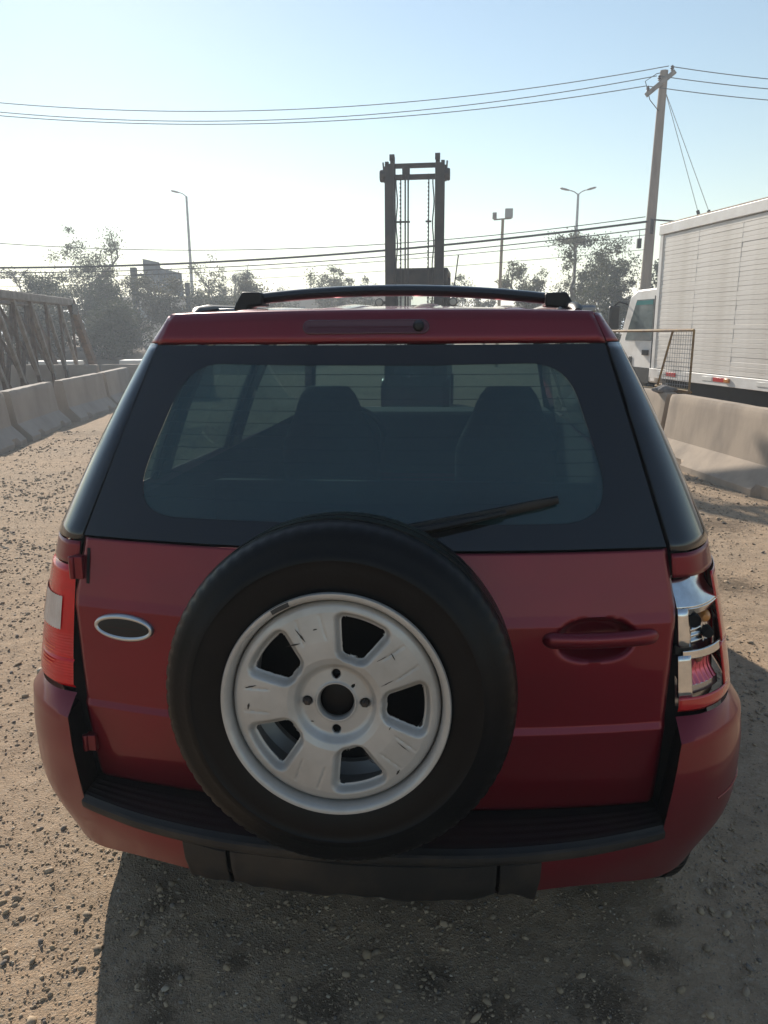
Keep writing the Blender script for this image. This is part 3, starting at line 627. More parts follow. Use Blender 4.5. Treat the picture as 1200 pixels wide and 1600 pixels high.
for side in (-1, 1):
    rows = [[(side * side_x(y, bz + (belt_z(y) - bz) * w), y, bz + (belt_z(y) - bz) * w) for y in ysd for bz in (bot_z(y),)] for w in np.linspace(0, 1, 18)]
    part(MB().grid(rows), 'body_side', PAINT, angle=50, solid=0.004, off=0)
    for a in AX:   # wheel well liner
        wv = MB(); rows = [[(side * xx, a + 0.392 * math.cos(t), WR + 0.392 * math.sin(t)) for t in np.linspace(0.15, math.pi - 0.15, 24)] for xx in (0.845, 0.60)]
        part(wv.grid(rows), 'wheel_well', GAP)
def roof_edge(y): return (float(np.interp(y, [0.35, 0.52, 0.9, 2.65], [0.535, 0.548, 0.562, 0.545])), float(np.interp(y, [0.3, 0.52, 0.9, 1.8, 2.65], [1.602, 1.606, 1.612, 1.612, 1.585])))
rows = []
for w in np.linspace(0, 1, 40):
    row = []
    for k in range(41):
        u = 2 * k / 40 - 1; y0 = Gt(0.503 * u, 1.604)[1] + 0.048; y = y0 + (2.65 - y0) * w; ex, ezz = roof_edge(max(y, 0.35)); ex = ex if w > 0.02 else 0.503
        row.append((ex * u, y, ezz + (0.007 + 0.018 * sstep(0, 0.3, w)) * (1 - u * u)))
    rows.append(row)
roof = part(MB().grid(rows), 'roof', PAINT, angle=50, solid=0.003)
for x in (-0.345, -0.125, 0.105, 0.335):
    mb = MB(); G = []
    for y in np.concatenate([np.linspace(0.33, 0.40, 8), np.linspace(0.5, 2.4, 8)]):
        e = min(1, (y - 0.33) / 0.06) ** 0.5; ex, ezz = roof_edge(y); zr = ezz + (0.007 + 0.018 * sstep(0, 0.3, (y - 0.25) / 2.4)) * (1 - (x / ex) ** 2)
        G.append([(x + 0.046 * s, y, zr - 0.003 + 0.011 * e * (1 - abs(s) ** 3)) for s in np.linspace(-1, 1, 9)])
    part(mb.grid(G), 'roof_rib', PAINT, roof, angle=60)
def top_edge(y): return (float(np.interp(y, [0.45, 0.9, 2.65], [0.584, 0.600, 0.590])), float(np.interp(y, [0.45, 0.9, 1.8, 2.65], [1.545, 1.562, 1.562, 1.545])))
for side in (-1, 1):
    rows = []
    for w in np.linspace(0, 1, 5):
        row = []
        for y in np.linspace(0.42, 2.66, 24):
            a = top_edge(y); b = roof_edge(y); row.append((side * (a[0] + (b[0] - a[0]) * w + 0.004 * math.sin(math.pi * w)), y, a[1] + (b[1] - a[1]) * w + 0.006 * math.sin(math.pi * w)))
        rows.append(row)
    part(MB().grid(rows), 'roof_side', PAINT, angle=60, solid=0.003)
    # side glazing: quarter, rear door, front door; pillars between
    def sidep(y, w, inn=0.0):
        a = (side_x(y, 1.09) - 0.003, belt_z(y))
        tt = top_edge(y) if y <= 2.65 else None
        if tt is None:
            u = (y - 2.65) / 0.65; tt = (0.600 + (0.745 - 0.600) * u, 1.545 + (1.06 - 1.545) * u)
        return (side * (a[0] + (tt[0] - a[0]) * w + 0.016 * math.sin(math.pi * w) - inn), y, a[1] + (tt[1] - a[1]) * w)
    for nm, y0, y1 in (('side_window', 0.52, 0.80), ('side_window', 0.88, 1.62), ('side_window', 1.76, 2.62)):
        w_ = part(MB().grid([[sidep(y, w) for y in np.linspace(y0, y1, 8)] for w in np.linspace(0, 1, 8)]), nm, SIDEGLASS, angle=70)
    part(MB().grid([[sidep(y, w) for y in np.linspace(2.62, 3.26, 8)] for w in np.linspace(0, 1, 6)]), 'side_window', SIDEGLASS, angle=70)
    for y0, y1 in ((0.36, 0.56), (0.77, 0.91), (1.59, 1.79)):
        part(MB().grid([[sidep(y, w, 0.014) for y in np.linspace(y0, y1, 4)] for w in np.linspace(0, 1, 8)]), 'window_pillar', PILLAR, solid=0.02, off=0)
    part(MB().tube([(side * 0.60, 2.63, 1.565), (side * 0.685, 2.98, 1.33), (side * 0.765, 3.32, 1.06)], 0.034, 8), 'windscreen_pillar', INTERIOR)
    # roof rail with feet
    rl_ = MB(); rl_.tube([(side * 0.490, 0.40, 1.608), (side * 0.492, 0.43, 1.616), (side * 0.498, 0.55, 1.624), (side * 0.505, 1.4, 1.636), (side * 0.50, 2.2, 1.626), (side * 0.49, 2.4, 1.608)], [0.008, 0.012, 0.014, 0.014, 0.014, 0.009], 10, squash=(1.2, 0.8)); part(rl_, 'roof_rail', BLACK)
# cross bar of the roof rack
zb = lambda x: 1.632 + 0.034 * (1 - (x / 0.50) ** 2)
rb = MB(); rb.tube([(x, 0.62, zb(x) + 0.005) for x in np.linspace(-0.375, 0.45, 25)], 0.0165, 12, squash=(1.5, 0.95)); bar = part(rb, 'roof_rack_bar', mat('rack_bar_black', (0.018, 0.02, 0.022), 0.28, coat=0.3))
for x, s in ((-0.405, -1), (0.478, 1)):
    ft = MB(); ft.prism([(x - s * 0.050, zb(x) + 0.024), (x + s * 0.006, zb(x) + 0.026), (x + s * 0.026, zb(x) - 0.006), (x + s * 0.036, 1.612), (x - s * 0.006, 1.612), (x - s * 0.012, zb(x) - 0.014), (x - s * 0.050, zb(x) - 0.012)], 0.575, 0.665, 'xz'); part(ft, 'rack_foot', BLACK, bar, bevel=0.005)
    ft = MB(); ft.box((x + s * 0.035, 0.60, 1.616), (0.10, 0.05, 0.018)); part(ft, 'rack_clamp', STEEL, bar, bevel=0.005)
# windscreen, hood, nose, floor
rows = [[(u * (0.585 + (0.745 - 0.585) * w), 2.62 + 0.68 * w + 0.10 * (1 - u * u), 1.578 - 0.52 * w + 0.02 * (1 - u * u)) for u in np.linspace(-1, 1, 15)] for w in np.linspace(0, 1, 8)]
part(MB().grid(rows), 'windscreen', WSCREEN, angle=80)
rows = [[(u * float(np.interp(w, [0, 0.7, 1], [0.80, 0.78, 0.66])), 3.26 + (0.78 + 0.06 * (1 - u * u)) * w, 1.01 - 0.10 * w - 0.12 * w ** 4 + 0.03 * (1 - u * u)) for u in np.linspace(-1, 1, 15)] for w in np.linspace(0, 1, 10)]
part(MB().grid(rows), 'bonnet', PAINT, angle=60, solid=0.004)
rows = [[(u * 0.72, 4.02 + 0.10 * (1 - u * u) + 0.03 * math.sin(w * 3.1), 0.26 + 0.58 * w) for u in np.linspace(-1, 1, 15)] for w in np.linspace(0, 1, 8)]
part(MB().grid(rows), 'front_bumper', PAINT, angle=60, solid=0.004)
fl = MB(); fl.box((0, 2.0, 0.30), (1.20, 3.7, 0.05)); part(fl, 'underbody', GAP)
fl = MB(); fl.box((0, 1.65, 0.46), (1.46, 3.2, 0.03)); part(fl, 'cabin_floor', INTERIOR)
for side in (-1, 1):
    part(MB().grid([[(side * (0.76 if z < 1.0 else 0.775), y, z) for y in np.linspace(0.42, 3.25, 6)] for z in (0.46, 0.9, 1.07)]), 'door_trim', INTERIOR)
part(MB().grid([[(u * 0.54, y, 1.583 + 0.012 * (1 - u * u)) for u in np.linspace(-1, 1, 7)] for y in np.linspace(0.30, 2.70, 6)]), 'headliner', LINER)
db = MB(); db.prism([(2.75, 0.75), (2.68, 1.00), (2.78, 1.10), (3.18, 1.09), (3.30, 1.03), (3.30, 0.75)], -0.74, 0.74, 'yz'); part(db, 'dashboard', INTERIOR, bevel=0.02)
def seat_prof(x, y, w, zt, htop, hw, name):
    s_ = MB(); G = []
    for i, t in enumerate(np.linspace(0, 1, 22)):
        z = 0.55 + (htop - 0.55) * t
        ww = w + (hw - w) * sstep(zt - 0.14, zt + 0.17, z)
        ww *= 1 if t < 0.94 else (0.92 if t < 0.98 else 0.72); lean = -0.16 * t; d = 0.11 - 0.03 * t
        if t > 0.96: d *= 0.6
        ring = []
        for k in range(16): a = 2 * math.pi * k / 16; ca, sa = math.cos(a), math.sin(a); ring.append((x + ww * math.copysign(abs(ca) ** 0.6, ca), y + lean + d * math.copysign(abs(sa) ** 0.7, sa), z))
        G.append(ring + ring[:1])
    s_.grid(G); k = len(s_.v); s_.f.append(tuple(range(k - 17, k - 1))); s_.mi.append(0)
    s_.box((x, y + 0.28, 0.60), (w * 1.95, 0.5, 0.14))
    return part(s_, name, SEAT, angle=70)
for x in (-0.40, 0.42): seat_prof(x, 2.06, 0.235, 1.12, 1.31, 0.135, 'front_seat')
sb = MB(); G = []
for t in np.linspace(0, 1, 10):
    z = 0.5 + 0.535 * t; G.append([(u * 0.68, 1.22 - 0.16 * t + 0.05 * (1 - t ** 6) * s2, z) for s2 in (-1,) for u in np.linspace(-1, 1, 21)])
part(sb.grid(G), 'rear_bench', SEAT, solid=0.10, off=1, angle=60)
mb = MB(); mb.box((0.02, 2.62, 1.49), (0.21, 0.03, 0.06)); part(mb, 'mirror', BLACK, bevel=0.01)
sw = MB(); sw.tube([(-0.40 + 0.185 * math.cos(t), 2.62 - 0.06 * math.sin(t), 0.98 + 0.17 * math.sin(t)) for t in np.linspace(0, 2 * math.pi, 33)], 0.016, 8, cap=False); part(sw, 'steering_wheel', BLACK)

# wheels
TP = [(0.198, -0.080), (0.206, -0.094), (0.215, -0.0975), (0.230, -0.1015), (0.248, -0.1035), (0.262, -0.1025), (0.264, -0.1045), (0.274, -0.1035), (0.276, -0.1015), (0.295, -0.0965), (0.308, -0.090), (0.317, -0.080), (0.3225, -0.070), (0.3255, -0.055), (0.3262, -0.047), (0.318, -0.046), (0.318, -0.037), (0.3275, -0.036), (0.3282, -0.006), (0.319, -0.005), (0.319, 0.005), (0.3282, 0.006), (0.3275, 0.036), (0.318, 0.037), (0.318, 0.046), (0.3262, 0.047), (0.3255, 0.055), (0.3225, 0.070), (0.317, 0.080), (0.308, 0.090), (0.276, 0.1045), (0.245, 0.1065), (0.205, 0.092), (0.198, 0.075)]
def holes_sdf(x, z, angs):
    best = 9.0
    for a in angs:
        ca, sa = math.cos(a), math.sin(a); r = x * ca + z * sa; t = -x * sa + z * ca
        if r < 0: continue
        # rounded trapezoid: half width grows with r
        rc = math.hypot(x, z)
        hw = 0.0185 + (rc - 0.094) * 0.37
        d = max((abs(t) - hw) * 0.94, 0.094 - (r + 0.12 * abs(t)), rc - 0.163)
        q = [max(v + 0.009, 0) for v in ((abs(t) - hw) * 0.94, 0.094 - (r + 0.12 * abs(t)), rc - 0.163)]
        d2 = math.sqrt(sum(v * v for v in q)) - 0.009 if max(q) > 0 else d
        best = min(best, max(d, d2) if max(q) > 0 else d)
    return best
DP = [(0.031, 0.028), (0.034, 0.014), (0.0365, 0.013), (0.039, 0.016), (0.062, 0.018), (0.067, 0.016), (0.076, 0.004), (0.088, 0.000), (0.12, 0.000), (0.150, 0.002), (0.172, 0.004), (0.184, 0.007), (0.1895, 0.012), (0.1925, 0.024)]
def rim_disc(angs, lug_angs):
    rr = np.concatenate([np.linspace(0.031, 0.08, 26), np.linspace(0.082, 0.172, 62), np.linspace(0.174, 0.1925, 8)]); NT = 400
    depth = np.interp(rr, [p[0] for p in DP], [p[1] for p in DP]); V = []; ok = []
    for i, r in enumerate(rr):
        for k in range(NT):
            t = 2 * math.pi * k / NT; x, z = r * math.cos(t), r * math.sin(t); y = depth[i]; s = 9.0; keepv = True
            if 0.078 < r < 0.178:
                s = holes_sdf(x, z, angs)
                if -0.0026 < s < 0.0:   # snap to the hole edge
                    e = 1e-4; g = Vector((holes_sdf(x + e, z, angs) - s, holes_sdf(x, z + e, angs) - s)) / e
                    if g.length > 0.2: x -= s * g.x / g.length_squared; z -= s * g.y / g.length_squared; s = 0.0
                if s < -0.0004: keepv = False
                y += 0.017 * (1 - sstep(0.0, 0.013, s)) ** 1.2 
                # pressed spoke lines
                for a in angs:
                    am = a + math.pi / 5; tt = -x * math.sin(am) + z * math.cos(am); rd = x * math.cos(am) + z * math.sin(am)
                    if rd > 0.115 and rd < 0.168: y += 0.0016 * math.exp(-((abs(tt) - 0.022) / 0.0016) ** 2) * sstep(0.115, 0.128, rd)
            for la in lug_angs:
                dl = math.hypot(x - 0.0530 * math.cos(la), z - 0.0530 * math.sin(la))
                if dl < 0.0095: keepv = dl > 0.0068 and keepv; y += 0.006 * (1 - sstep(0.0065, 0.0095, dl))
            dl = math.hypot(x - 0.044 * math.cos(R(45)), z - 0.044 * math.sin(R(45)))
            if dl < 0.0028: keepv = False
            V.append((x, y, z)); ok.append(keepv)
    mb = MB(); mb.v = V
    for i in range(len(rr) - 1):
        for k in range(NT):
            f = (i * NT + k, i * NT + (k + 1) % NT, (i + 1) * NT + (k + 1) % NT, (i + 1) * NT + k)
            if all(ok[j] for j in f): mb.f.append(f); mb.mi.append(0)
    return mb
RIMP = mat('silver_wheel_paint', (0.50, 0.485, 0.46), 0.36, 0.35, c2=(0.41, 0.38, 0.345), nscale=9, detail=7, rvar=0.15)
def rim_mat():
    m = RIMP; N = m.node_tree.nodes; L = m.node_tree.links; b = N['Principled BSDF']; tc = N.new('ShaderNodeTexCoord')
    src = b.inputs['Base Color'].links[0].from_socket
    # chips and scrapes through the paint
    n = N.new('ShaderNodeTexNoise'); n.inputs['Scale'].default_value = 26; n.inputs['Detail'].default_value = 6; n.inputs['Roughness'].default_value = 0.6
    mp = N.new('ShaderNodeMapping'); mp.inputs['Scale'].default_value = (1.0, 0.4, 2.2); mp.inputs['Rotation'].default_value = (0, R(35), 0); L.new(tc.outputs['Object'], mp.inputs[0]); L.new(mp.outputs[0], n.inputs['Vector'])
    mr = N.new('ShaderNodeMapRange'); mr.inputs['From Min'].default_value = 0.715; mr.inputs['From Max'].default_value = 0.735; L.new(n.outputs['Fac'], mr.inputs['Value'])
    mx = N.new('ShaderNodeMix'); mx.data_type = 'RGBA'; L.new(mr.outputs[0], mx.inputs['Factor']); L.new(src, mx.inputs['A']); mx.inputs['B'].default_value = (0.03, 0.027, 0.025, 1)
    L.new(mx.outputs['Result'], b.inputs['Base Color'])
rim_mat()
SC = (-0.014, -0.258, 0.900)      # spare wheel centre
angs = [R(a) for a in (71, -1, -73, -145, 143)]; lug = [R(a) for a in (90, 0, -90, 180)]
spare = bpy.data.objects.new('spare_wheel', None); col.objects.link(spare); spare.parent = car; bpy.context.view_layer.update(); spare.matrix_parent_inverse = car.matrix_world.inverted()
spare.location = SC; spare.rotation_euler = (R(-4.5), 0, 0); tag(spare, 'spare wheel with worn black tyre and scratched silver steel rim')
bpy.context.view_layer.update()
sc_ = 1.012
ty = MB().lathe([(r * sc_ if r > 0.21 else r, h) for r, h in TP], 'y', (0, 0, 0), 288)
for q_, (r_q, h_q) in enumerate(TP):
    if 0.050 < abs(h_q) < 0.085 and r_q > 0.3:
        for k_ in range(0, 288, 4):
            v_ = ty.v[q_ * 288 + k_]; f_q = 1 - 0.006; ty.v[q_ * 288 + k_] = (v_[0] * f_q, v_[1] * 0.985, v_[2] * f_q)
tyre = ty.build('tyre', TYRE, spare, angle=50)
rim = bpy.data.objects.new('rim', None); col.objects.link(rim); rim.parent = spare
fl = MB().lathe([(0.192, -0.060), (0.1935, -0.085), (0.1955, -0.098), (0.1985, -0.1055), (0.2030, -0.1090), (0.2085, -0.1085), (0.2105, -0.104), (0.2095, -0.098), (0.2050, -0.093), (0.1985, -0.080), (0.1975, 0.02), (0.175, 0.03), (0.172, 0.085), (0.200, 0.09)], 'y', (0, 0, 0), 128)
for o_ in (fl.build('rim_flange', RIMP, rim, angle=50),): pass
dd = rim_disc(angs, lug); dd.v = [(x, y - 0.101, z) for x, y, z in dd.v]
dsk = dd.build('rim_disc', RIMP, rim, angle=50, fix=True, solid=0.0035, off=-1)
ins_ = MB().lathe([(0.0, 0.045), (0.195, 0.045)], 'y', (0, 0, 0), 48); ins_.build('rim_back', GAP, rim)
hubm = MB().lathe([(0.0, -0.064), (0.024, -0.065), (0.031, -0.062), (0.032, 0.02)], 'y', (0, 0, 0), 32); hubm.build('hub_cap', TYRE, rim, angle=30)
for a in (0, math.pi):
    nt = MB(); x, z = 0.053 * math.cos(a), 0.053 * math.sin(a); nt.lathe([(0.0, -0.095), (0.004, -0.095), (0.0065, -0.092), (0.0085, -0.088), (0.0085, -0.06)], 'y', (x, 0, z), 6); nt.build('wheel_nut', mat('rusty_nut', (0.06, 0.05, 0.045), 0.5, 0.7), rim, smooth=False)
for a in (math.pi / 2, -math.pi / 2):
    nt = MB(); x, z = 0.053 * math.cos(a), 0.053 * math.sin(a); nt.lathe([(0.0, -0.066), (0.009, -0.066)], 'y', (x, 0, z), 16); nt.build('bolt_hole', GAP, rim)
# scrapes: dark chips of bare metal on the rim face
CH = mat('bare_chip', (0.05, 0.045, 0.04), 0.6, 0.5)
rnd = random.Random(3)
for (x, z, L_, w_, an) in [(-0.062, 0.128, 0.030, 0.0035, -50), (-0.075, 0.110, 0.028, 0.003, 15), (-0.035, 0.140, 0.008, 0.003, 20), (0.060, -0.095, 0.020, 0.0022, -50), (0.067, -0.105, 0.022, 0.002, -35), (0.105, 0.095, 0.016, 0.0022, -60), (0.085, 0.090, 0.020, 0.0016, 30), (-0.155, 0.028, 0.022, 0.004, 15), (-0.16, -0.01, 0.012, 0.005, 80), (0.115, -0.125, 0.012, 0.004, 60), (0.095, 0.0450, 0.026, 0.0015, 30), (0.124, -0.075, 0.030, 0.0014, -40), (-0.045, -0.04, 0.006, 0.003, 0), (0.10, -0.04, 0.007, 0.0025, 60)]:
    r = math.hypot(x, z); y = float(np.interp(r, [p[0] for p in DP], [p[1] for p in DP])) - 0.084 - 0.0007; a = R(an); mb = MB(); n_ = 8; top_, bot_ = [], []
    for k in range(n_ + 1):
        s = (k / n_ - 0.5) * L_; h = w_ * 0.5 * math.sin(math.pi * (0.06 + 0.88 * k / n_)) * rnd.uniform(0.5, 1.3); 
        def P_(q):
            px, pz = x + s * math.cos(a) - q * math.sin(a), z + s * math.sin(a) + q * math.cos(a); return (px, float(np.interp(math.hypot(px, pz), [p[0] for p in DP], [p[1] for p in DP])) - 0.1018, pz)
        top_.append(P_(h)); bot_.append(P_(-h * rnd.uniform(0.4, 1.2)))
    mb.grid([top_, bot_]); mb.build('paint_chip', CH, rim)
mb = MB(); pts0 = [(0.2088 * math.cos(t), -0.1096, 0.2088 * math.sin(t)) for t in np.linspace(R(113), R(123), 8)]; mb.grid([[(p[0] * f_, p[1] + (0.0 if f_ < 1 else 0.002), p[2] * f_) for p in pts0] for f_ in (0.955, 0.985, 1.004)]); mb.build('paint_chip', CH, rim)
cb = MB(); cb.lathe([(0.11, 0.06), (0.11, 0.22), (0.0, 0.22)], 'y', (0, 0, 0), 24); cb.build('wheel_carrier', BLACK, spare)
# road wheels
wh = None
for side in (-1, 1):
    for a in AX:
        w_ = bpy.data.objects.new('wheel', None); col.objects.link(w_); w_.parent = car; w_.matrix_parent_inverse = car.matrix_world.inverted()
        w_.location = (side * 0.740, a, WR - 0.004); w_.rotation_euler = (0, 0, side * math.pi / 2)
        t_ = link('tyre', tyre.data, w_); rm = link('rim', dsk.data, w_)
exh = MB(); exh.tube([(0.30, 0.0, 0.315), (0.30, 0.45, 0.33)], 0.024, 14); part(exh, 'exhaust_pipe', RUST)
ax = MB(); ax.tube([(-0.68, 0.52, 0.33), (0.68, 0.52, 0.33)], 0.045, 10); part(ax, 'rear_axle', GAP)

# ------------------------------------------------------------------ concrete barriers
BPROF = [(0.0, 0.0), (0.0, 0.075), (0.185, 0.265), (0.245, 0.70), (0.262, 0.735), (0.40, 0.735), (0.418, 0.70), (0.478, 0.265), (0.663, 0.075), (0.663, 0.0)]
def barrier(loc, ang, length, label, mt, hscale=1.0, seed=0, group='concrete barriers', notch=True):
    """loc: foot of the near face at the near end, ang: heading of its length, near face on local -Y... local +X runs along it"""
    rg = np.random.default_rng(seed + 50); mb = MB(); n = 40; G = []
    P = []
    for (a, b), (c, d) in zip(BPROF[:-1], BPROF[1:]):
        k = max(2, int(math.hypot(c - a, d - b) / 0.055))
        for i in range(k): P.append((a + (c - a) * i / k, b + (d - b) * i / k))
    P.append(BPROF[-1])
    for i in range(n + 1):
        x = length * i / n; row = []
        for (p, z) in P:
            e = min(x, length - x); ch = 0.010 * max(0, 1 - e / 0.03)
            q = p + ch * (1 if p < 0.33 else -1); zz = z * hscale - (ch if z > 0.6 else 0)
            ns = 0.0025 * float(vnoise(x + seed * 3.1, z * 1.3 + p, 5.0, 20 + seed)) + 0.002 * float(vnoise(x, z + p, 17, 40 + seed))
            if z > 0.66: zz += 0.018 * min(0, float(vnoise(x, p, 7, 60 + seed)) + 0.1)
            if z < 0.1 and p < 0.1: q += 0.04 * max(0, float(vnoise(x, 0.3, 4, 80 + seed)))
            if notch and z < 0.12 and any(abs(x - nxp) < 0.09 for nxp in (length * 0.22, length * 0.78)): zz += 0.0; q += 0.06 * (1 if p < 0.33 else -1)
            row.append((x, q + ns, zz))
        G.append(row)
    mb.grid(G)
    for row, rev in ((0, False), (n, True)):
        k = len(P); idx = tuple(row * k + j for j in range(k)); mb.f.append(idx if rev else idx[::-1]); mb.mi.append(0)
    o = mb.build('concrete_barrier', mt, angle=30); o.location = loc; o.rotation_euler = (0, 0, ang)
    return tag(o, label, 'barrier', group)
# left row: the face towards the car is local -Y; length runs away from the camera, so heading ~ 90+12 deg and mirrored depth
def left_barrier(x, y, heading, length, label, seed, h=1.0):
    return barrier((x, y, -0.012), R(90 + heading), length, label, CONC, h, seed, 'barriers along the left of the yard')
left_barrier(-5.50, 6.86, 12.5, 1.93, 'pale concrete barrier with chipped foot, cut off by the left photo edge', 1)
left_barrier(-5.93, 8.92, 12.2, 2.02, 'pale concrete barrier, second along the left row with a shadowed end face', 2)
left_barrier(-6.34, 11.20, 8.5, 2.25, 'pale concrete barrier with scuffed flank, third along the left row', 3)
left_barrier(-6.70, 13.60, 11, 2.1, 'pale concrete barrier half hidden by the car, farthest of the left row', 4)
# far pair behind the truss
barrier((-11.2, 15.6, -0.01), R(4), 2.9, 'shaded concrete barrier behind the truss, left of two', CONC, 1.05, 5, 'barriers behind the truss')
barrier((-8.2, 15.85, -0.01), R(6), 2.6, 'shaded concrete barrier behind the truss, right of two beside the red car', CONC, 1.05, 6, 'barriers behind the truss')
# right row: face towards the car is on its -X side
def right_barrier(x, y, heading, length, label, seed, h=1.08):
    a = R(-90 + heading); o = barrier((x, y, -0.012), a, length, label, CONC2, h, seed, 'barriers along the right of the yard')
    o.scale = (1, 1, 1); return o
right_barrier(2.47, 7.88, 12.5, 3.0, 'stained concrete barrier with broken foot, nearest on the right below the truck', 11)
right_barrier(1.80, 10.92, 12.5, 3.0, 'concrete barrier mostly hidden by the car, carrying the yellow mesh frame', 12)
# rock lump on the barrier joint
rk = MB(); bmx = bmesh.new(); bmesh.ops.create_icosphere(bmx, subdivisions=3, radius=1.0); rk.add([(v.co.x * 0.13 * (1 + 0.3 * math.sin(5 * v.co.y)), v.co.y * 0.09, v.co.z * 0.05 * (1 + 0.25 * math.sin(4 * v.co.x + 2))) for v in bmx.verts], [[v.index for v in f.verts] for f in bmx.faces]); bmx.free()
o = rk.build('rubble_lump', mat('grey_rubble', (0.19, 0.18, 0.175), 0.95, c2=(0.13, 0.12, 0.12), nscale=14, bump=0.6, bscale=30), angle=40); o.location = (2.72, 8.22, 0.805); tag(o, 'lump of grey rubble lying on the right barrier below the mesh frame', 'rubble')

# ------------------------------------------------------------------ yellow mesh frame standing on the far right barrier
fr = thing('mesh_frame', 'yellow brown steel frame with wire mesh standing on the right barrier', 'frame', (2.57, 8.98, 0.78), R(-77.5 + 13))
FD = 0.0
def bar_(name, pts, r=0.018, m=YELLOWRUST, par=fr):
    mb = MB(); mb.tube(pts, r, 4); return mb.build(name, m, par, smooth=False)
# local x runs along the barrier towards the camera
FW = 0.95
bar_('post', [(FW, 0, 0.0), (FW, 0, 0.74)]); bar_('top_rail', [(-0.95, 0, 0.72), (FW, 0, 0.74)]); bar_('bottom_rail', [(0.34, 0, 0.045), (FW, 0, 0.02)], 0.022); bar_('base_rail', [(-0.9, 0.03, -0.005), (FW, 0.03, -0.0)], 0.02)
bar_('slanted_post', [(0.36, 0, 0.0), (0.58, 0, 0.73)]); bar_('post', [(-0.93, 0, 0.0), (-0.93, 0, 0.72)])
wm = MB()
for k in range(1, 13):
    z = 0.03 + 0.7 * k / 13; wm.tube([(0.36 + 0.22 * z / 0.73, 0, z), (FW, 0, z)], 0.0028, 4, cap=False)
for k in range(1, 22):
    x = FW * k / 22; z1 = 0.73; z0 = 0.03
    if x < 0.37: continue
    if x < 0.58: z1 = max(0.05, (x - 0.36) / 0.22 * 0.73)
    wm.tube([(x, 0, z0), (x, 0, z1)], 0.0028, 4, cap=False)
tag(wm.build('wire_mesh', STEEL, fr, smooth=False), kind='stuff')

# ------------------------------------------------------------------ box truck
TA = math.atan2(-0.967, 0.254)
tk = thing('box_truck', 'white box truck with corrugated aluminium body parked behind the right barrier', 'truck', (3.40, 11.9, 0), TA)
BL, BW, Z0, Z1 = 6.6, 2.3, 0.73, 3.14
cb_ = MB(); cb_.box((BL / 2, BW / 2, (Z0 + Z1) / 2), (BL - 0.02, BW - 0.06, Z1 - Z0 - 0.04)); box = cb_.build('cargo_box', TRUCKW, tk, smooth=False)
# corrugated side: slats in columns
NC, NR = 6, 33; cw = (BL - 0.16) / NC; rh = (Z1 - Z0 - 0.32) / NR
sl = MB(); prof = [(0.006, 0.0), (0.0, rh * 0.04), (0.0, rh * 0.5), (0.0, rh * 0.90), (0.006, rh * 0.97), (0.006, rh)]
sl.grid([[(x, p, z) for p, z in prof] for x in (0.004, cw - 0.004)]); proto = sl.build('slat', ALU, box, smooth=False)
proto.location = (0.08, 0.0, Z0 + 0.16); first = True
for c in range(NC):
    for r in range(NR):
        if c == 0 and r == 0: continue
        o = proto.copy(); col.objects.link(o); o.parent = box; o.location = (0.08 + c * cw, rng.normal(0, 0.001), Z0 + 0.16 + r * rh); o.rotation_euler = (rng.normal(0, 0.006), 0, rng.normal(0, 0.0005))
for c in range(NC + 1):
    mb = MB(); mb.box((0.08 + c * cw, 0.001 if 0 < c < NC else -0.006, (Z0 + Z1) / 2), (0.012 if 0 < c < NC else 0.09, 0.006 if 0 < c < NC else 0.016, Z1 - Z0 - 0.1)); mb.build('seam_strip', ALU if 0 < c < NC else TRUCKW, box, smooth=False)
mb = MB(); mb.box((BL / 2, 0.0, Z1 - 0.07), (BL, 0.05, 0.15)); mb.build('top_rail', TRUCKW, box, bevel=0.008)
mb = MB(); mb.box((BL / 2, BW / 2, Z1 + 0.012), (BL + 0.02, BW + 0.03, 0.03)); mb.build('roof_edge', mat('rusty_roof_edge', (0.24, 0.17, 0.12), 0.8, c2=(0.42, 0.36, 0.30), nscale=4), box, bevel=0.006)
for k in range(44):
    pass
mb = MB(); mb.box((BL / 2, -0.002, Z0 + 0.075), (BL, 0.05, 0.15)); mb.build('bottom_rail', TRUCKW, box, bevel=0.006)
for k, x in enumerate((0.72, 2.05, 3.35, 4.65, 5.9)):
    mb = MB(); mb.box((x, -0.031, Z0 + 0.085), (0.30, 0.008, 0.06)); mb.build('red_reflector', RED, box, bevel=0.002)
    mb = MB(); mb.box((x - 0.31, -0.031, Z0 + 0.085), (0.26, 0.008, 0.06)); mb.build('white_reflector', WHITEP, box, bevel=0.002)
mb = MB(); mb.box((2.25, -0.04, Z0 + 0.085), (0.12, 0.03, 0.06)); mb.build('marker_lamp', AMBER, box, bevel=0.01)
mb = MB(); mb.box((BL / 2, BW / 2, 0.56), (BL - 0.1, 1.9, 0.30)); mb.build('chassis', GAP, tk, smooth=False)
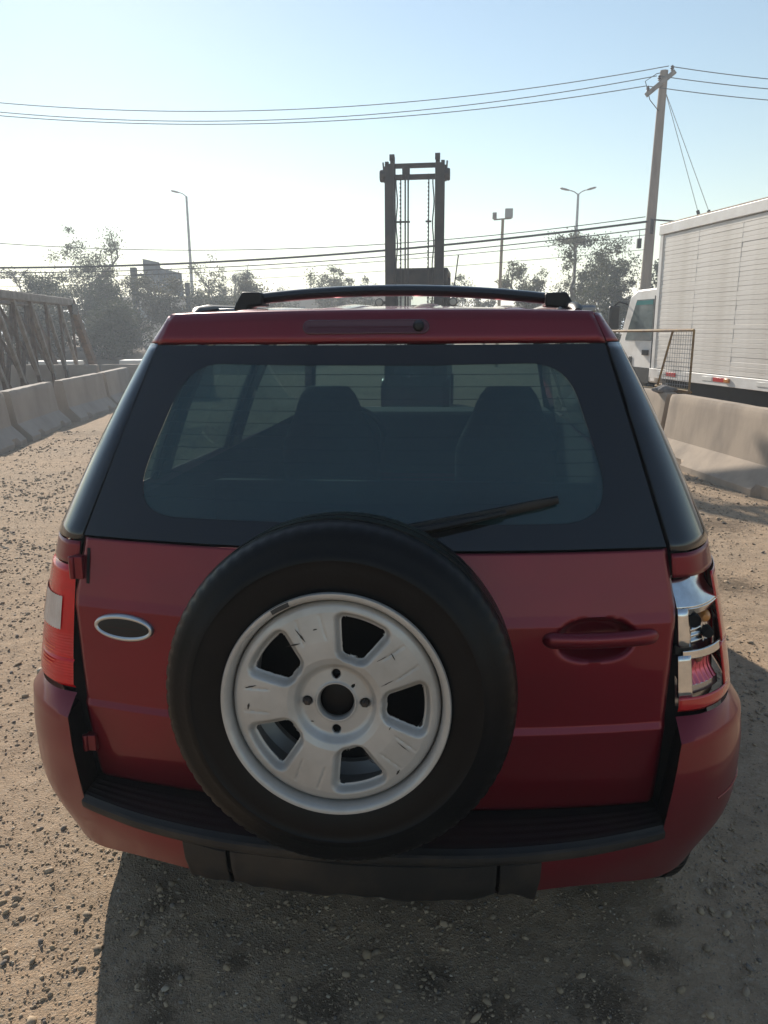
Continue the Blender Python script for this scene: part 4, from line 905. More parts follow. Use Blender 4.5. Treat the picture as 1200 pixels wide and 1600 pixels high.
# cab (drives away from the camera: front is local -X)
CBY0, CBY1 = 0.16, 2.06
cp = [(-0.12, 0.62), (-0.12, 2.12), (-0.25, 2.20), (-0.95, 2.19), (-1.22, 2.08), (-1.52, 1.36), (-1.60, 1.20), (-1.62, 0.62)]
mb = MB(); mb.prism(cp, CBY0, CBY1, 'xz'); cab = mb.build('cab', TRUCKW, tk, bevel=0.03)
GLZ = mat('cab_window_glass', (0.10, 0.13, 0.13), 0.08, coat=0.6, c2=(0.16, 0.19, 0.185), nscale=2)
mb = MB(); mb.prism([(-0.34, 1.32), (-0.34, 2.02), (-0.94, 2.02), (-1.30, 1.36), (-1.30, 1.32)], CBY0 - 0.008, CBY0 + 0.01, 'xz'); wd = mb.build('cab_window', GLZ, cab, smooth=False)
mb = MB(); mb.prism([(-0.36, 1.93), (-0.36, 2.0), (-0.93, 2.0), (-0.98, 1.93)], CBY0 - 0.012, CBY0 - 0.0085, 'xz'); mb.build('sun_strip', mat('teal_sun_strip', (0.03, 0.17, 0.17), 0.2), cab, smooth=False)
mb = MB(); mb.prism([(-0.29, 0.80), (-0.29, 2.07), (-0.32, 2.07), (-0.32, 0.80)], CBY0 - 0.006, CBY0 + 0.01, 'xz'); mb.build('door_seam', GAP, cab, smooth=False)
mb = MB(); mb.box((-0.50, CBY0 - 0.02, 1.12), (0.20, 0.03, 0.09)); mb.build('door_handle', BLACK, cab, bevel=0.008)
mb = MB(); mb.box((-1.05, CBY0 - 0.012, 0.95), (0.10, 0.012, 0.18)); mb.build('door_badge', BLACK, cab, bevel=0.004)
mb = MB(); mb.prism([(-1.40, 1.36), (-1.16, 1.94), (-1.19, 1.97), (-1.44, 1.38)], CBY0 + 0.12, CBY1 - 0.12, 'xz'); mb.build('windscreen', GLZ, cab, smooth=False)
mb = MB(); mb.box((-1.42, CBY0 - 0.20, 1.72), (0.10, 0.20, 0.42)); mr_ = mb.build('side_mirror', BLACK, cab, bevel=0.03)
mb = MB(); mb.tube([(-1.32, CBY0 + 0.02, 1.95), (-1.40, CBY0 - 0.12, 2.0), (-1.42, CBY0 - 0.20, 1.93)], 0.016, 6); mb.build('mirror_arm', BLACK, cab)
mb = MB(); mb.prism([(-0.35, 0.60), (-0.35, 0.86), (-1.15, 0.86), (-1.15, 0.60)], CBY0 - 0.01, CBY0 + 0.2, 'xz'); mb.build('wheel_arch', GAP, cab, smooth=False)
for x in (-0.78, 4.7):
    for y in (0.30, 2.0):
        mb = MB(); mb.lathe([(0.0, -0.11), (0.20, -0.11), (0.24, -0.125), (0.36, -0.12), (0.39, -0.08), (0.39, 0.08), (0.36, 0.12), (0.0, 0.12)], 'y', (x, y, 0.385), 40); mb.build('wheel', TYRE, tk, angle=40)

# ------------------------------------------------------------------ forklift
fk = thing('forklift', 'dark forklift with tall raised twin mast standing in front of the car', 'forklift', (-0.61, 12.4, 0), R(-1.5))
def fpart(name, m=FORK, par=fk, **k): return lambda mb: mb.build(name, m, par, **k)
mast = None
for s in (-1, 1):
    mb = MB()   # outer channel
    mb.box((s * 0.43, 0, 2.20), (0.15, 0.20, 4.12)); mb.box((s * 0.502, -0.06, 2.16), (0.018, 0.06, 4.0)); mb.box((s * 0.348, 0.06, 2.2), (0.018, 0.08, 4.1)); o = mb.build('mast_rail', FORK, fk, bevel=0.006)
    mb = MB(); mb.box((s * 0.385, 0.03, 2.32), (0.07, 0.14, 4.16)); mb.box((s * 0.385, -0.06, 4.36), (0.085, 0.05, 0.10)); mb.build('inner_mast_rail', FORK, fk, bevel=0.004)
    mb = MB(); mb.lathe([(0.0, -0.05), (0.09, -0.05), (0.10, -0.03), (0.10, 0.03), (0.09, 0.05), (0.0, 0.05)], 'x', (s * 0.545, -0.02, 4.08), 20); mb.box((s * 0.51, -0.02, 4.10), (0.05, 0.13, 0.24)); mb.build('mast_roller', FORK, fk)
    mb = MB(); mb.box((s * 0.475, -0.03, 4.22), (0.06, 0.08, 0.16)); mb.tube([(s * 0.535, 0, 4.16), (s * 0.545, 0, 4.30)], 0.014, 6); mb.build('mast_bracket', FORK, fk)
for z, h in ((4.245, 0.075), (4.065, 0.085), (1.2, 0.12), (0.35, 0.15)):
    mb = MB(); mb.box((0, 0.05, z), (0.70, 0.06, h)); mb.build('cross_beam', FORK, fk, bevel=0.006)
mb = MB(); mb.box((-0.155, 0.03, 4.15), (0.13, 0.06, 0.14)); mb.build('sheave_block', FORK, fk, bevel=0.01)
for x, r in ((-0.165, 0.014), (-0.115, 0.014)):
    mb = MB(); mb.tube([(x, -0.01, 0.9), (x, -0.01, 4.1)], r, 8); mb.build('hydraulic_pipe', FORK, fk)
for x in (-0.245, 0.235):
    ch = MB()
    for k in range(96):
        z = 1.0 + k * 0.0325; ch.box((x + 0.002 * (-1) ** k, 0.0, z), (0.030 if k % 2 else 0.020, 0.016, 0.030))
    ch.box((x, 0.0, 2.5), (0.016, 0.010, 3.1)); tag(ch.build('lift_chain', FORK, fk, smooth=False), kind='stuff')
    mb = MB(); mb.box((x + (0.04 if x < 0 else -0.0), 0.0, 3.34), (0.24 if x < 0 else 0.10, 0.03, 0.03)); mb.build('hose_clamp', FORK, fk, bevel=0.004)
for x, zs_ in ((-0.315, (3.85, 3.6, 3.1)), (0.315, (3.9, 3.55, 2.9))):
    mb = MB(); mb.tube([(x + 0.012 * math.sin(z * 9), 0.02, z) for z in np.linspace(1.0, 4.05, 40)], 0.011, 6); mb.build('hose', CABLE, fk)
mb = MB(); mb.box((0, -0.14, 0.45), (0.95, 0.06, 0.55)); mb.build('carriage', FORK, fk, bevel=0.01)
for s in (-1, 1):
    mb = MB(); mb.prism([(-0.17, 0.08), (-1.25, 0.06), (-1.25, 0.08), (-0.22, 0.13), (-0.22, 0.75), (-0.17, 0.75)], s * 0.30 - 0.06, s * 0.30 + 0.06, 'yz'); mb.build('fork', FORK, fk, smooth=False)
mb = MB(); mb.prism([(0.25, 0.30), (0.25, 0.95), (1.1, 1.0), (1.2, 1.25), (2.5, 1.30), (2.7, 0.9), (2.65, 0.30)], -0.58, 0.58, 'yz'); body = mb.build('body', FORKBODY, fk, bevel=0.04)
mb = MB(); mb.box((0, 1.1, 2.56), (1.12, 1.35, 0.10)); mb.box((0, 0.44, 2.44), (1.10, 0.06, 0.30)); mb.build('overhead_guard', FORK, fk, bevel=0.02)
for s in (-1, 1):
    for y0, y1 in ((0.42, 0.50), (1.75, 1.9)):
        mb = MB(); mb.tube([(s * 0.52, y0, 1.0), (s * 0.52, y1, 2.52)], 0.035, 8); mb.build('guard_post', FORK, fk)
    mb = MB(); mb.lathe([(0.0, -0.02), (0.06, -0.02), (0.075, -0.01), (0.08, 0.0), (0.065, 0.06), (0.0, 0.08)], 'y', (s * 0.665, 0.30, 2.01), 24); hl = mb.build('work_lamp', FORKBODY, fk)
    mb = MB(); mb.lathe([(0.0, -0.026), (0.058, -0.0215)], 'y', (s * 0.665, 0.30, 2.01), 24); mb.build('lamp_glass', mat('lamp_glass', (0.35, 0.35, 0.33), 0.15, coat=0.5), hl)
    mb = MB(); mb.box((s * 0.58, 0.36, 2.01), (0.10, 0.04, 0.05)); mb.build('lamp_bracket', FORK, fk)
    for y in (0.45, 2.15):
        mb = MB(); mb.lathe([(0.0, -0.10), (0.18, -0.10), (0.2, -0.12), (0.31, -0.11), (0.335, -0.07), (0.335, 0.07), (0.31, 0.11), (0.0, 0.11)], 'x', (s * 0.52, y, 0.335), 32); mb.build('wheel', TYRE, fk, angle=40)
mb = MB(); mb.grid([[(x, 0.47, z) for x in (-0.5, 0.5)] for z in (1.3, 2.3)]); mb.build('cab_glass', SIDEGLASS, fk)
mb = MB(); mb.box((0, 1.5, 1.45), (0.5, 0.5, 0.3)); mb.box((0, 1.75, 1.75), (0.48, 0.12, 0.5)); mb.build('seat', SEAT, fk, bevel=0.04)
mb = MB(); mb.tube([(0.62, 1.9, 2.3), (0.70, 1.9, 2.95)], 0.012, 6); mb.tube([(0.645, 1.9, 2.5), (0.665, 1.9, 2.52)], 0.02, 6); mb.build('antenna', FORK, fk)

# ------------------------------------------------------------------ poles, lamps and cables
up = thing('utility_pole', 'tall leaning concrete utility pole carrying the power lines beside the truck', 'utility pole', (5.90, 24.0, 0), 0)
mb = MB(); mb.tube([(-0.03, 0, 0), (0.02, 0, 2.7), (0.13, 0, 8.85)], [0.19, 0.165, 0.115], 12); mb.build('pole', POLE, up, angle=50)
mb = MB(); mb.box((0.02, -0.12, 8.48), (0.13, 0.10, 1.0), Matrix.Rotation(R(52), 3, 'Y')); mb.build('crossarm', GREYSTEEL, up, bevel=0.01)
for k, (x, z) in enumerate([(0.32, 8.80), (-0.02, 8.55), (-0.33, 8.28)]):
    mb = MB(); mb.lathe([(0.0, 0.0), (0.05, 0.0), (0.03, 0.04), (0.06, 0.06), (0.03, 0.10), (0.05, 0.12), (0.0, 0.16)], 'z', (x, -0.14, z), 12); mb.build('insulator', mat('brown_insulator', (0.08, 0.05, 0.04), 0.3), up)
mb = MB(); mb.tube([(0.06, -0.17, 4.72), (0.06, -0.17, 4.30)], 0.05, 8); mb.build('cable_bracket', BLACK, up)
mb = MB(); mb.box((-0.32, -0.30, 4.02), (0.12, 0.14, 0.28)); mb.tube([(-0.32, -0.30, 4.16), (-0.32, -0.28, 4.42)], 0.012, 6); mb.build('junction_box', BLACK, up, bevel=0.02)
mb = MB(); mb.tube([(0.18, 0, 8.82), (-0.1, -0.1, 8.75), (-0.42, -0.14, 8.55), (-0.25, -0.12, 8.05), (0.02, -0.11, 7.75)], 0.012, 6); mb.build('jumper_wire', CABLE, up)
def cable(name, pts, r, label, m=CABLE, group=None, n=40, cat='cable'):
    """pts: left end, low point, right end -> smooth hanging curve"""
    P = np.array(pts, float); mb = MB(); ts = np.linspace(0, len(P) - 1, n); 
    # quadratic through three points by x
    if len(P) == 3:
        x = P[:, 0]; A = np.vander(x, 3); cz = np.linalg.solve(A, P[:, 2]); cy = np.linalg.solve(A, P[:, 1]); X = np.linspace(x[0], x[-1], n)
        Q = [(a, cy[0] * a * a + cy[1] * a + cy[2], cz[0] * a * a + cz[1] * a + cz[2]) for a in X]
    else: Q = [tuple(crom(P, t)) for t in ts]
    mb.tube(Q, r, 5); return tag(mb.build(name, m, angle=80), label, cat, group)
g1 = 'bare power lines'; yl = 24.0
cable('power_line', [(-22, yl, 9.75), (-4.62, yl, 8.15), (6.12, 23.86, 8.93)], 0.013, 'topmost of the three bare power lines left of the utility pole', ALUWIRE, g1)
cable('power_line', [(-22, yl + .3, 9.55), (-4.62, yl + .3, 7.95), (5.80, 23.86, 8.68)], 0.013, 'middle of the three bare power lines left of the utility pole', ALUWIRE, g1)
cable('power_line', [(-22, yl - .3, 9.30), (-4.63, yl - .3, 7.70), (5.50, 23.86, 8.42)], 0.013, 'lowest of the three bare power lines left of the utility pole', ALUWIRE, g1)
cable('power_line', [(6.18, 23.9, 8.93), (12.0, 23, 7.95), (18, 22, 7.7)], 0.013, 'topmost of the three bare power lines right of the utility pole', ALUWIRE, g1)
cable('power_line', [(5.92, 23.9, 8.68), (12.0, 23, 7.72), (18, 22, 7.45)], 0.013, 'middle of the three bare power lines right of the utility pole', ALUWIRE, g1)
cable('power_line', [(5.62, 23.9, 8.42), (12.0, 23, 7.45), (18, 22, 7.2)], 0.013, 'lowest of the three bare power lines right of the utility pole', ALUWIRE, g1)
g2 = 'telephone cables strung low along the poles'
cable('telephone_cable', [(-22, yl, 5.15), (-8.55, yl, 4.06), (5.75, 23.85, 4.80)], 0.013, 'upper thin low cable drooping from the left photo edge to the pole', CABLE, g2)
cable('telephone_cable', [(-22, yl, 3.80), (-5.0, yl, 3.80), (5.80, 23.85, 4.66)], 0.034, 'thick black cable bundle, boldest of the low cables', CABLE, g2)
cable('telephone_cable', [(-22, yl + .2, 3.66), (-5.0, yl + .2, 3.64), (5.80, 23.85, 4.45)], 0.016, 'black cable hanging just under the thick cable bundle', CABLE, g2)
cable('telephone_cable', [(-22, yl - .2, 3.42), (-2.26, yl - .2, 3.62), (5.80, 23.85, 4.28)], 0.010, 'thin cable second from the bottom of the low cables', CABLE, g2)
cable('telephone_cable', [(-22, yl, 3.05), (-4.0, yl, 3.25), (5.80, 23.85, 3.85)], 0.008, 'thinnest and lowest cable crossing behind the roof bar', CABLE, g2)
cable('telephone_cable', [(5.9, 23.85, 4.72), (9, 23.4, 4.45), (14, 22.6, 4.4)], 0.025, 'short cable bundle from the pole to behind the truck roof', CABLE, g2)
g3 = 'guy wires of the utility pole'
for (x, lab) in ((9.15, 'left of two guy wires slanting from the pole top behind the truck'), (9.95, 'right of two guy wires slanting from the pole top behind the truck')):
    gw = thing('guy_wire', lab, 'wire', (6.1, 24.0, 8.3), 0, g3)
    dx = x - 6.1; mb = MB(); mb.tube([(0, 0, 0), (dx, 0.1, -8.3)], 0.009, 5); mb.build('wire', ALUWIRE, gw)
    f_ = 0.40; mb = MB(); mb.tube([(dx * f_, 0.04, -8.3 * f_), (dx * (f_ + 0.014), 0.04, -8.3 * (f_ + 0.014))], 0.05, 8); mb.build('insulator', BLACK, gw)
def street_lamp(loc, h, label, heads, rz=0.0):
    t = thing('street_lamp', label, 'street lamp', loc, rz, 'street lamps along the road')
    mb = MB(); mb.tube([(0, 0, 0), (0, 0, h)], [0.13, 0.065], 10); mb.build('post', STEEL, t)
    for s, L_ in heads:
        mb = MB(); mb.tube([(0, 0, h - 0.03), (s * L_ * 0.5, 0, h + 0.12), (s * L_, 0, h + 0.20)], 0.03, 6); mb.build('arm', STEEL, t)
        mb = MB(); mb.lathe([(0.0, 0.0), (0.07, 0.05), (0.13, 0.25), (0.12, 0.5), (0.0, 0.62)], 'x', (0, 0, 0), 12); o = mb.build('lamp_head', GREYSTEEL, t, loc=(s * L_, 0, h + 0.19)); o.scale = (s, 1, 0.45); o.rotation_euler = (0, -s * R(14), 0)
street_lamp((-15.86, 45, 0), 9.1, 'street lamp with single arm above the left trees', [(-1, 0.35)])
street_lamp((6.62, 45, 0), 8.75, 'twin armed street lamp above the right trees', [(-1, 0.45), (1, 0.40)])
fp = thing('floodlight_pole', 'slim tan pole carrying two floodlights between the forklift and right trees', 'light pole', (1.66, 30, 0), 0)
mb = MB(); mb.tube([(0, 0, 0), (0.1, 0, 5.6)], [0.07, 0.055], 8); mb.build('post', mat('tan_pole', (0.26, 0.20, 0.13), 0.8), fp)
mb = MB(); mb.tube([(-0.25, 0, 5.58), (0.42, 0, 5.62)], 0.03, 6); mb.build('crossarm', GREYSTEEL, fp)
mb = MB(); mb.box((0.32, 0, 5.80), (0.30, 0.22, 0.34)); mb.build('floodlight', mat('pale_floodlight', (0.30, 0.31, 0.31), 0.5), fp, bevel=0.02)
mb = MB(); mb.box((-0.22, 0, 5.72), (0.16, 0.16, 0.24)); mb.build('floodlight', GREYSTEEL, fp, bevel=0.02)

# ------------------------------------------------------------------ steel truss lying behind the left barriers
TR0 = Vector((-7.05, 9.3)); THD = R(102.5); TLEN = 6.0; TW = 1.0; TH = 2.2
ts_ = thing('steel_truss', 'weathered lattice steel truss section lying behind the left barriers', 'truss', (-7.35, 8.6, 0), R(102.0))
def beam(name, a, b, w=0.11, d=0.09, m=GREYSTEEL):
    a, b = Vector(a), Vector(b); L_ = (b - a).length; z = (b - a).normalized(); ref = Vector((0, 1, 0)); x = ref.cross(z).normalized(); y = z.cross(x); rot = Matrix((x, y, z)).transposed()
    mb = MB(); mb.box((a + b) / 2, (w, d, L_), rot); mb.box((a + b) / 2 + y * (d * 0.5 + 0.004), (w * 1.35, 0.012, L_), rot); return mb.build(name, m, ts_, bevel=0.004)
X1 = 8.1
for y in (0.0, TW):
    beam('top_chord', (-1.5, y, TH), (X1, y, TH), 0.14, 0.12); beam('bottom_chord', (-1.5, y, 0.08), (X1 + 2.25, y, 0.08), 0.14, 0.12)
    beam('end_post', (X1, y, TH), (X1 + 2.2, y, 0.1), 0.22, 0.13, RUST)
    for k in range(9):
        x = -0.75 + 0.98 * k
        if y == 0: beam('diagonal', (x, y, TH - 0.05), (x + 1.45, y, 0.12), 0.085, 0.06)
        else: beam('diagonal', (x + 1.0, y, TH - 0.05), (x, y, 0.12), 0.085, 0.06, RUST)
        beam('hanger', (x + 1.05, y, 0.12), (x + 1.0, y, TH - 0.05), 0.045, 0.04, RUST)
for k in range(9):
    x = -0.75 + 0.98 * k
    if x < X1: beam('cross_brace', (x, 0.05, TH), (min(x + 0.9, X1), TW - 0.05, TH), 0.05, 0.05); beam('cross_brace', (x, 0.05, 0.1), (x, TW - 0.05, TH * 0.95), 0.05, 0.05, RUST)
mb = MB(); mb.box((X1 - 0.05, -0.09, TH - 0.16), (0.42, 0.012, 0.24)); mb.build('identity_plate', mat('dark_plate', (0.015, 0.015, 0.02), 0.5, c2=(0.35, 0.35, 0.36), nscale=22, nmin=0.60, nmax=0.64), ts_, smooth=False)

# ------------------------------------------------------------------ trees
def make_tree(name, loc, h, rad, label, seed, leaf=0, dens=1.0, trunk_r=0.12, crown_lo=0.3, lsize=0.11, cat='tree', group='trees beyond the yard', clump=1.0, shape=1.0):
    rg = np.random.default_rng(seed); t = thing(name, label, cat, loc, 0, group); tm = MB(); tips = []
    def branch(p, d, L_, r, depth):
        pts = [p]; q = np.array(p, float); dd = np.array(d, float)
        for k in range(4):
            dd = dd + rg.normal(0, 0.14, 3); dd[2] += 0.05; dd /= np.linalg.norm(dd); q = q + dd * L_ / 4; pts.append(tuple(q))
        tm.tube(pts, list(np.linspace(r, r * 0.5, 5)), 5 if depth else 7, cap=False)
        if depth >= 2: tips.extend([pts[2], pts[3], pts[4]]); return
        for k in range(4 if depth == 0 else 3):
            i = rg.integers(2, 5) if depth else rg.integers(1, 5); a = rg.uniform(0, 6.28); sp = rg.uniform(0.5, 1.1); nd = dd * 0.7 + sp * np.array([math.cos(a), math.sin(a), rg.uniform(0.0, 0.6)]); nd /= np.linalg.norm(nd)
            branch(pts[i], nd, L_ * rg.uniform(0.45, 0.72), r * 0.5, depth + 1)
    nst = 1 if rad < h * 0.55 else 2
    for s in range(nst): branch((rg.normal(0, 0.1) * nst, rg.normal(0, 0.1), 0), (rg.normal(0, 0.12), rg.normal(0, 0.12), 1), h * rg.uniform(0.55, 0.66), trunk_r, 0)
    tm.build('trunk', BARK, t, angle=80)
    # crown: leaf clumps around limb tips and random clump centres inside an uneven envelope
    cen = [np.array(p) for p in tips if p[2] > h * crown_lo]
    nC = int(46 * dens)
    while len(cen) < nC + len(tips):
        u = rg.normal(0, 1, 3); u /= np.linalg.norm(u); rr = rg.random() ** 0.45
        z = h * (crown_lo + (1 - crown_lo) * 0.5) + u[2] * rr * h * (1 - crown_lo) * 0.5; wr = rad * (0.75 + 0.35 * math.sin(3 * math.atan2(u[1], u[0]) + seed) * 0.6) * shape
        cen.append(np.array([u[0] * rr * wr, u[1] * rr * wr, z]))
    cen = np.array(cen); lim = rad * 1.25; d = np.hypot(cen[:, 0], cen[:, 1]); f = np.where(d > lim, lim / np.maximum(d, 1e-6), 1); cen[:, 0] *= f; cen[:, 1] *= f; cen[:, 2] = np.minimum(cen[:, 2], h)
    m = int(105 * dens) ; cs = rg.uniform(0.10, 0.24, len(cen)) * (rad / 1.8) ** 0.6 * clump
    P = np.repeat(cen, m, 0) + rg.normal(0, 1, (len(cen) * m, 3)) * np.repeat(cs, m)[:, None] * np.array([1, 1, 0.75]); P[:, 2] = np.clip(P[:, 2], 0.05, None)
    n = len(P); a = rg.normal(0, 1, (n, 3)); a /= np.linalg.norm(a, axis=1)[:, None]; b = np.cross(a, rg.normal(0, 1, (n, 3))); b /= np.linalg.norm(b, axis=1)[:, None]
    L_ = rg.uniform(0.6, 1.3, n)[:, None] * lsize; w = L_ * rg.uniform(0.35, 0.6, n)[:, None]
    W = np.stack([P - a * L_ * 0.5, P + b * w * 0.5, P + a * L_ * 0.5, P - b * w * 0.5], 1).reshape(-1, 3).astype(np.float32)
    me = bpy.data.meshes.new('crown'); me.vertices.add(len(W)); me.vertices.foreach_set('co', W.reshape(-1)); me.loops.add(n * 4); me.loops.foreach_set('vertex_index', np.arange(n * 4, dtype=np.int32)); me.polygons.add(n); me.polygons.foreach_set('loop_start', np.arange(n, dtype=np.int32) * 4); me.update(calc_edges=True)
    me.materials.append(LEAF[leaf]); link('crown', me, t); return t
make_tree('gum_tree', (-17.2, 34, 0), 6.1, 1.9, 'tall sparse tree rising left of the billboard above the truss', 1, 0, 0.95, 0.16, 0.36, 0.11)
make_tree('dense_tree', (-18.2, 33, 0), 3.6, 1.3, 'dark dense bush like tree below the tall sparse tree', 21, 1, 1.2, 0.12, 0.1, 0.12)
make_tree('gum_tree', (-22.5, 33, 0), 4.6, 1.6, 'wispy tree at the left photo edge behind the truss', 2, 0, 0.8, 0.12, 0.25, 0.11)
make_tree('gum_tree', (-20.6, 36, 0), 4.2, 1.3, 'low wispy tree second from the left photo edge', 22, 2, 0.8, 0.12, 0.2, 0.11)
make_tree('gum_tree', (-13.4, 40, 0), 5.7, 1.5, 'thin bare topped tree directly behind the billboard', 3, 0, 0.42, 0.12, 0.3, 0.11)
make_tree('dense_tree', (-12.4, 40, 0), 4.35, 1.35, 'small rounded tree right of the left street lamp', 4, 1, 0.85, 0.12, 0.3, 0.11)
make_tree('dense_tree', (-9.9, 44, 0), 3.9, 0.9, 'tiny tree at the left end of the roof bar', 5, 1, 0.7, 0.10, 0.3, 0.105)
make_tree('dense_tree', (-6.4, 40, 0), 4.75, 1.25, 'small tree left of the forklift mast, larger of two', 6, 0, 0.9, 0.12, 0.35, 0.11)
make_tree('dense_tree', (-4.55, 40, 0), 4.35, 0.85, 'small sparse tree nearest the left of the forklift mast', 7, 0, 0.6, 0.10, 0.4, 0.105)
make_tree('dense_tree', (0.1, 40, 0), 4.35, 1.1, 'small sparse tree just right of the forklift mast', 8, 0, 0.65, 0.10, 0.3, 0.105)
make_tree('dense_tree', (1.55, 42, 0), 3.6, 0.9, 'low tree behind the floodlight pole', 28, 2, 0.6, 0.10, 0.3, 0.105)
make_tree('gum_tree', (3.55, 34, 0), 4.15, 1.15, 'grey green tree at the left end of the right clump', 9, 0, 0.95, 0.13, 0.25, 0.11)
make_tree('gum_tree', (5.35, 33.5, 0), 5.3, 1.5, 'tallest grey green tree of the right clump, around the twin lamp', 10, 0, 1.15, 0.15, 0.2, 0.11)
make_tree('gum_tree', (6.9, 34.5, 0), 5.45, 1.5, 'leafy tree of the right clump beside the utility pole', 11, 0, 1.15, 0.15, 0.2, 0.11)
make_tree('dense_tree', (5.9, 30, 0), 3.3, 1.5, 'dark bushy tree in front of the right clump beside the truck cab', 12, 1, 1.3, 0.12, 0.05, 0.11)
make_tree('dense_tree', (8.6, 33, 0), 4.2, 1.3, 'tree half hidden behind the utility pole and truck', 13, 1, 1.0, 0.12, 0.2, 0.11)
for k, (x, y, h, r_, lf, lab) in enumerate([(-20.2, 29, 3.3, 1.7, 1, 'dark shrub behind the middle of the truss'), (-17.2, 30, 3.5, 1.7, 1, 'dark shrub under the tall sparse tree'), (-14.9, 31, 3.5, 1.7, 1, 'dark shrub around the billboard post'), (-12.7, 32, 3.7, 1.6, 2, 'brownish shrub below the billboard panel'), (-10.9, 33, 3.6, 1.6, 1, 'dark shrub beside the car roof on the left'), (-9.0, 34, 3.4, 1.5, 2, 'dry shrub behind the left end of the car roof'), (-23.0, 29, 3.4, 1.8, 1, 'dark shrub behind the left end of the truss'), (-15.9, 27, 2.5, 1.6, 2, 'low dry shrub in front of the bank beside the end of the truss'), (-18.6, 27, 2.4, 1.5, 1, 'low dark shrub seen between the truss diagonals'), (-13.2, 27.5, 2.3, 1.5, 1, 'low dark shrub right of the truss end')]):
    make_tree('shrub', (x, y, 0.35), h - 0.35, r_, lab, 40 + k, lf, 1.3, 0.06, 0.0, 0.11, 'shrub', 'shrubs on the bank', 1.35)

# bank of earth under the shrubs
rows = [[(x, 25.5 + w * 12, -0.03 + (1.15 * math.sin(math.pi * min(1, w * 1.25)) if w < 0.8 else 0) * (0.75 + 0.5 * float(vnoise(x, w * 4, 0.35, 5))) * sstep(-30, -26, x) * (1 - sstep(-9, -5, x))) for x in np.linspace(-32, -4, 57)] for w in np.linspace(0, 1, 22)]
tag(MB().grid(rows).build('earth_bank', mat('bank_earth', (0.15, 0.115, 0.085), 0.95, c2=(0.10, 0.08, 0.06), nscale=0.8, bump=0.5, bscale=4), angle=80), kind='structure')

# ------------------------------------------------------------------ billboard, long low building, block
bb = thing('billboard', 'back of a dark stepped billboard on a post beyond the left barriers', 'billboard', (-15.2, 35, 0), 0)
mb = MB(); mb.box((0, 0, 2.2), (0.26, 0.26, 4.4)); mb.build('post', mat('dark_post', (0.03, 0.033, 0.036), 0.6), bb, bevel=0.02)
mb = MB(); mb.box((2.5, 0.2, 2.0), (0.20, 0.20, 3.4)); mb.build('post', mat('dark_post', (0.03, 0.033, 0.036)), bb, bevel=0.02)
for z in (3.55, 4.05):
    mb = MB(); mb.box((0.45, 0, z), (0.8, 0.10, 0.12)); mb.build('bracket', mat('dark_post', (0.03, 0.033, 0.036)), bb, bevel=0.01)
mb = MB(); mb.prism([(0.50, 3.35), (0.50, 4.78), (1.25, 4.62), (1.30, 4.38), (1.55, 4.30), (2.30, 4.12), (2.35, 3.05)], -0.06, 0.08, 'xz'); mb.build('panel', mat('billboard_back', (0.20, 0.21, 0.225), 0.6, c2=(0.13, 0.135, 0.145), nscale=2), bb, smooth=False)
for k in range(6):
    mb = MB(); x = 0.62 + k * 0.32; mb.box((x, -0.09, 3.75), (0.03, 0.04, 0.95)); mb.build('stiffener', GREYSTEEL, bb, smooth=False)
bd = thing('low_building', 'long low tan building with flat parapet behind the trees', 'building', (-17, 60, 0), R(0))
mb = MB(); mb.box((0, 3, 1.95), (26, 6, 3.9)); wall = mb.build('wall', mat('tan_render', (0.27, 0.225, 0.165), 0.9, c2=(0.22, 0.185, 0.14), nscale=0.6, detail=8), bd, smooth=False)
mb = MB(); mb.box((0, 3, 3.98), (26.3, 6.3, 0.2)); mb.build('parapet', mat('pale_parapet', (0.34, 0.30, 0.23), 0.9), bd, bevel=0.02)
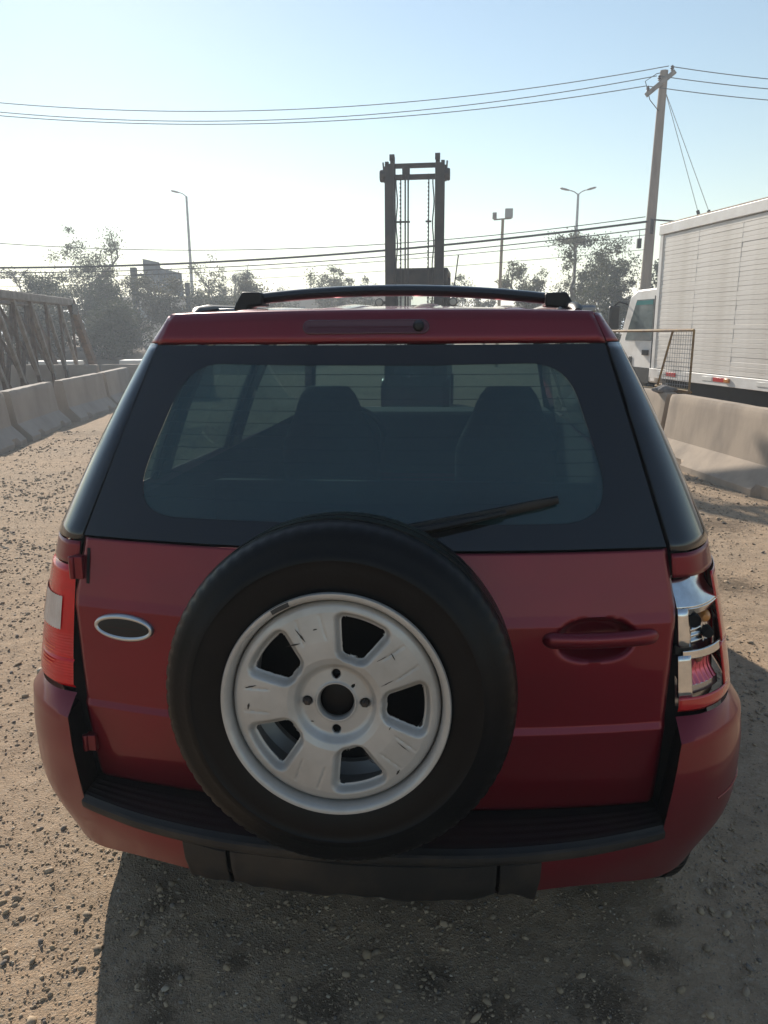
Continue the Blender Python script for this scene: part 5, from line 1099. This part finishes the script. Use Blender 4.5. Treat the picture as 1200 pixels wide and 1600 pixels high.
for k in range(8):
    x = -11.3 + 3.1 * k; mb = MB(); mb.box((x, -0.03, 2.7), (1.7, 0.08, 1.0)); w_ = mb.build('window', mat('teal_glass', (0.05, 0.085, 0.09), 0.15), bd, smooth=False)
    mb = MB(); mb.box((x, -0.08, 2.16), (1.8, 0.1, 0.08)); mb.build('sill', mat('pale_parapet', (0.34, 0.30, 0.23)), w_, smooth=False)
ct = thing('tank_block', 'grey flat topped block behind the right end of the roof bar', 'tank', (4.1, 40, 0), 0)
mb = MB(); mb.box((0, 0.8, 1.5), (1.55, 1.6, 3.0)); mb.build('body', mat('grey_block', (0.17, 0.17, 0.165), 0.8, c2=(0.13, 0.13, 0.125), nscale=2), ct, bevel=0.05)
mb = MB(); mb.box((0, 0.8, 3.03), (1.7, 1.75, 0.08)); mb.build('lid', mat('grey_block', (0.17, 0.17, 0.165)), ct, bevel=0.02)
# pale sheets lying beyond the truss that catch the sun
for k, (x, y, w_, lab) in enumerate([(-13.9, 17.2, 0.9, 'pale sheet pile seen through the truss, leftmost of three'), (-11.2, 19.5, 1.3, 'pale sheet pile behind the truss, middle of three'), (-9.0, 20.2, 1.1, 'pale sheet pile behind the truss, nearest the car')]):
    t = thing('sheet_pile', lab, 'pile', (x, y, 0), R(5 * k), 'pale piles beyond the truss')
    for j in range(3):
        mb = MB(); mb.box((0.02 * j, 0.015 * (-1) ** j, 0.12 + 0.24 * j), (w_, 0.7, 0.22)); mb.build('sheet', mat('pale_sheet', (0.60, 0.58, 0.54), 0.7), t, bevel=0.03)

# ------------------------------------------------------------------ haze
hz = MB(); hz.box((0, 0, 5.5), (4000, 4000, 15.0)); ho = hz.build('haze', None, smooth=False); tag(ho, kind='stuff')
hm = bpy.data.materials.new('haze_air'); hm.use_nodes = True; N = hm.node_tree.nodes; N.clear(); out = N.new('ShaderNodeOutputMaterial'); pv_ = N.new('ShaderNodeVolumePrincipled')
pv_.inputs['Color'].default_value = (0.80, 0.89, 1.0, 1); pv_.inputs['Density'].default_value = 0.0033; pv_.inputs['Anisotropy'].default_value = 0.35; hm.node_tree.links.new(pv_.outputs[0], out.inputs['Volume'])
ho.data.materials.append(hm); ho.visible_shadow = True
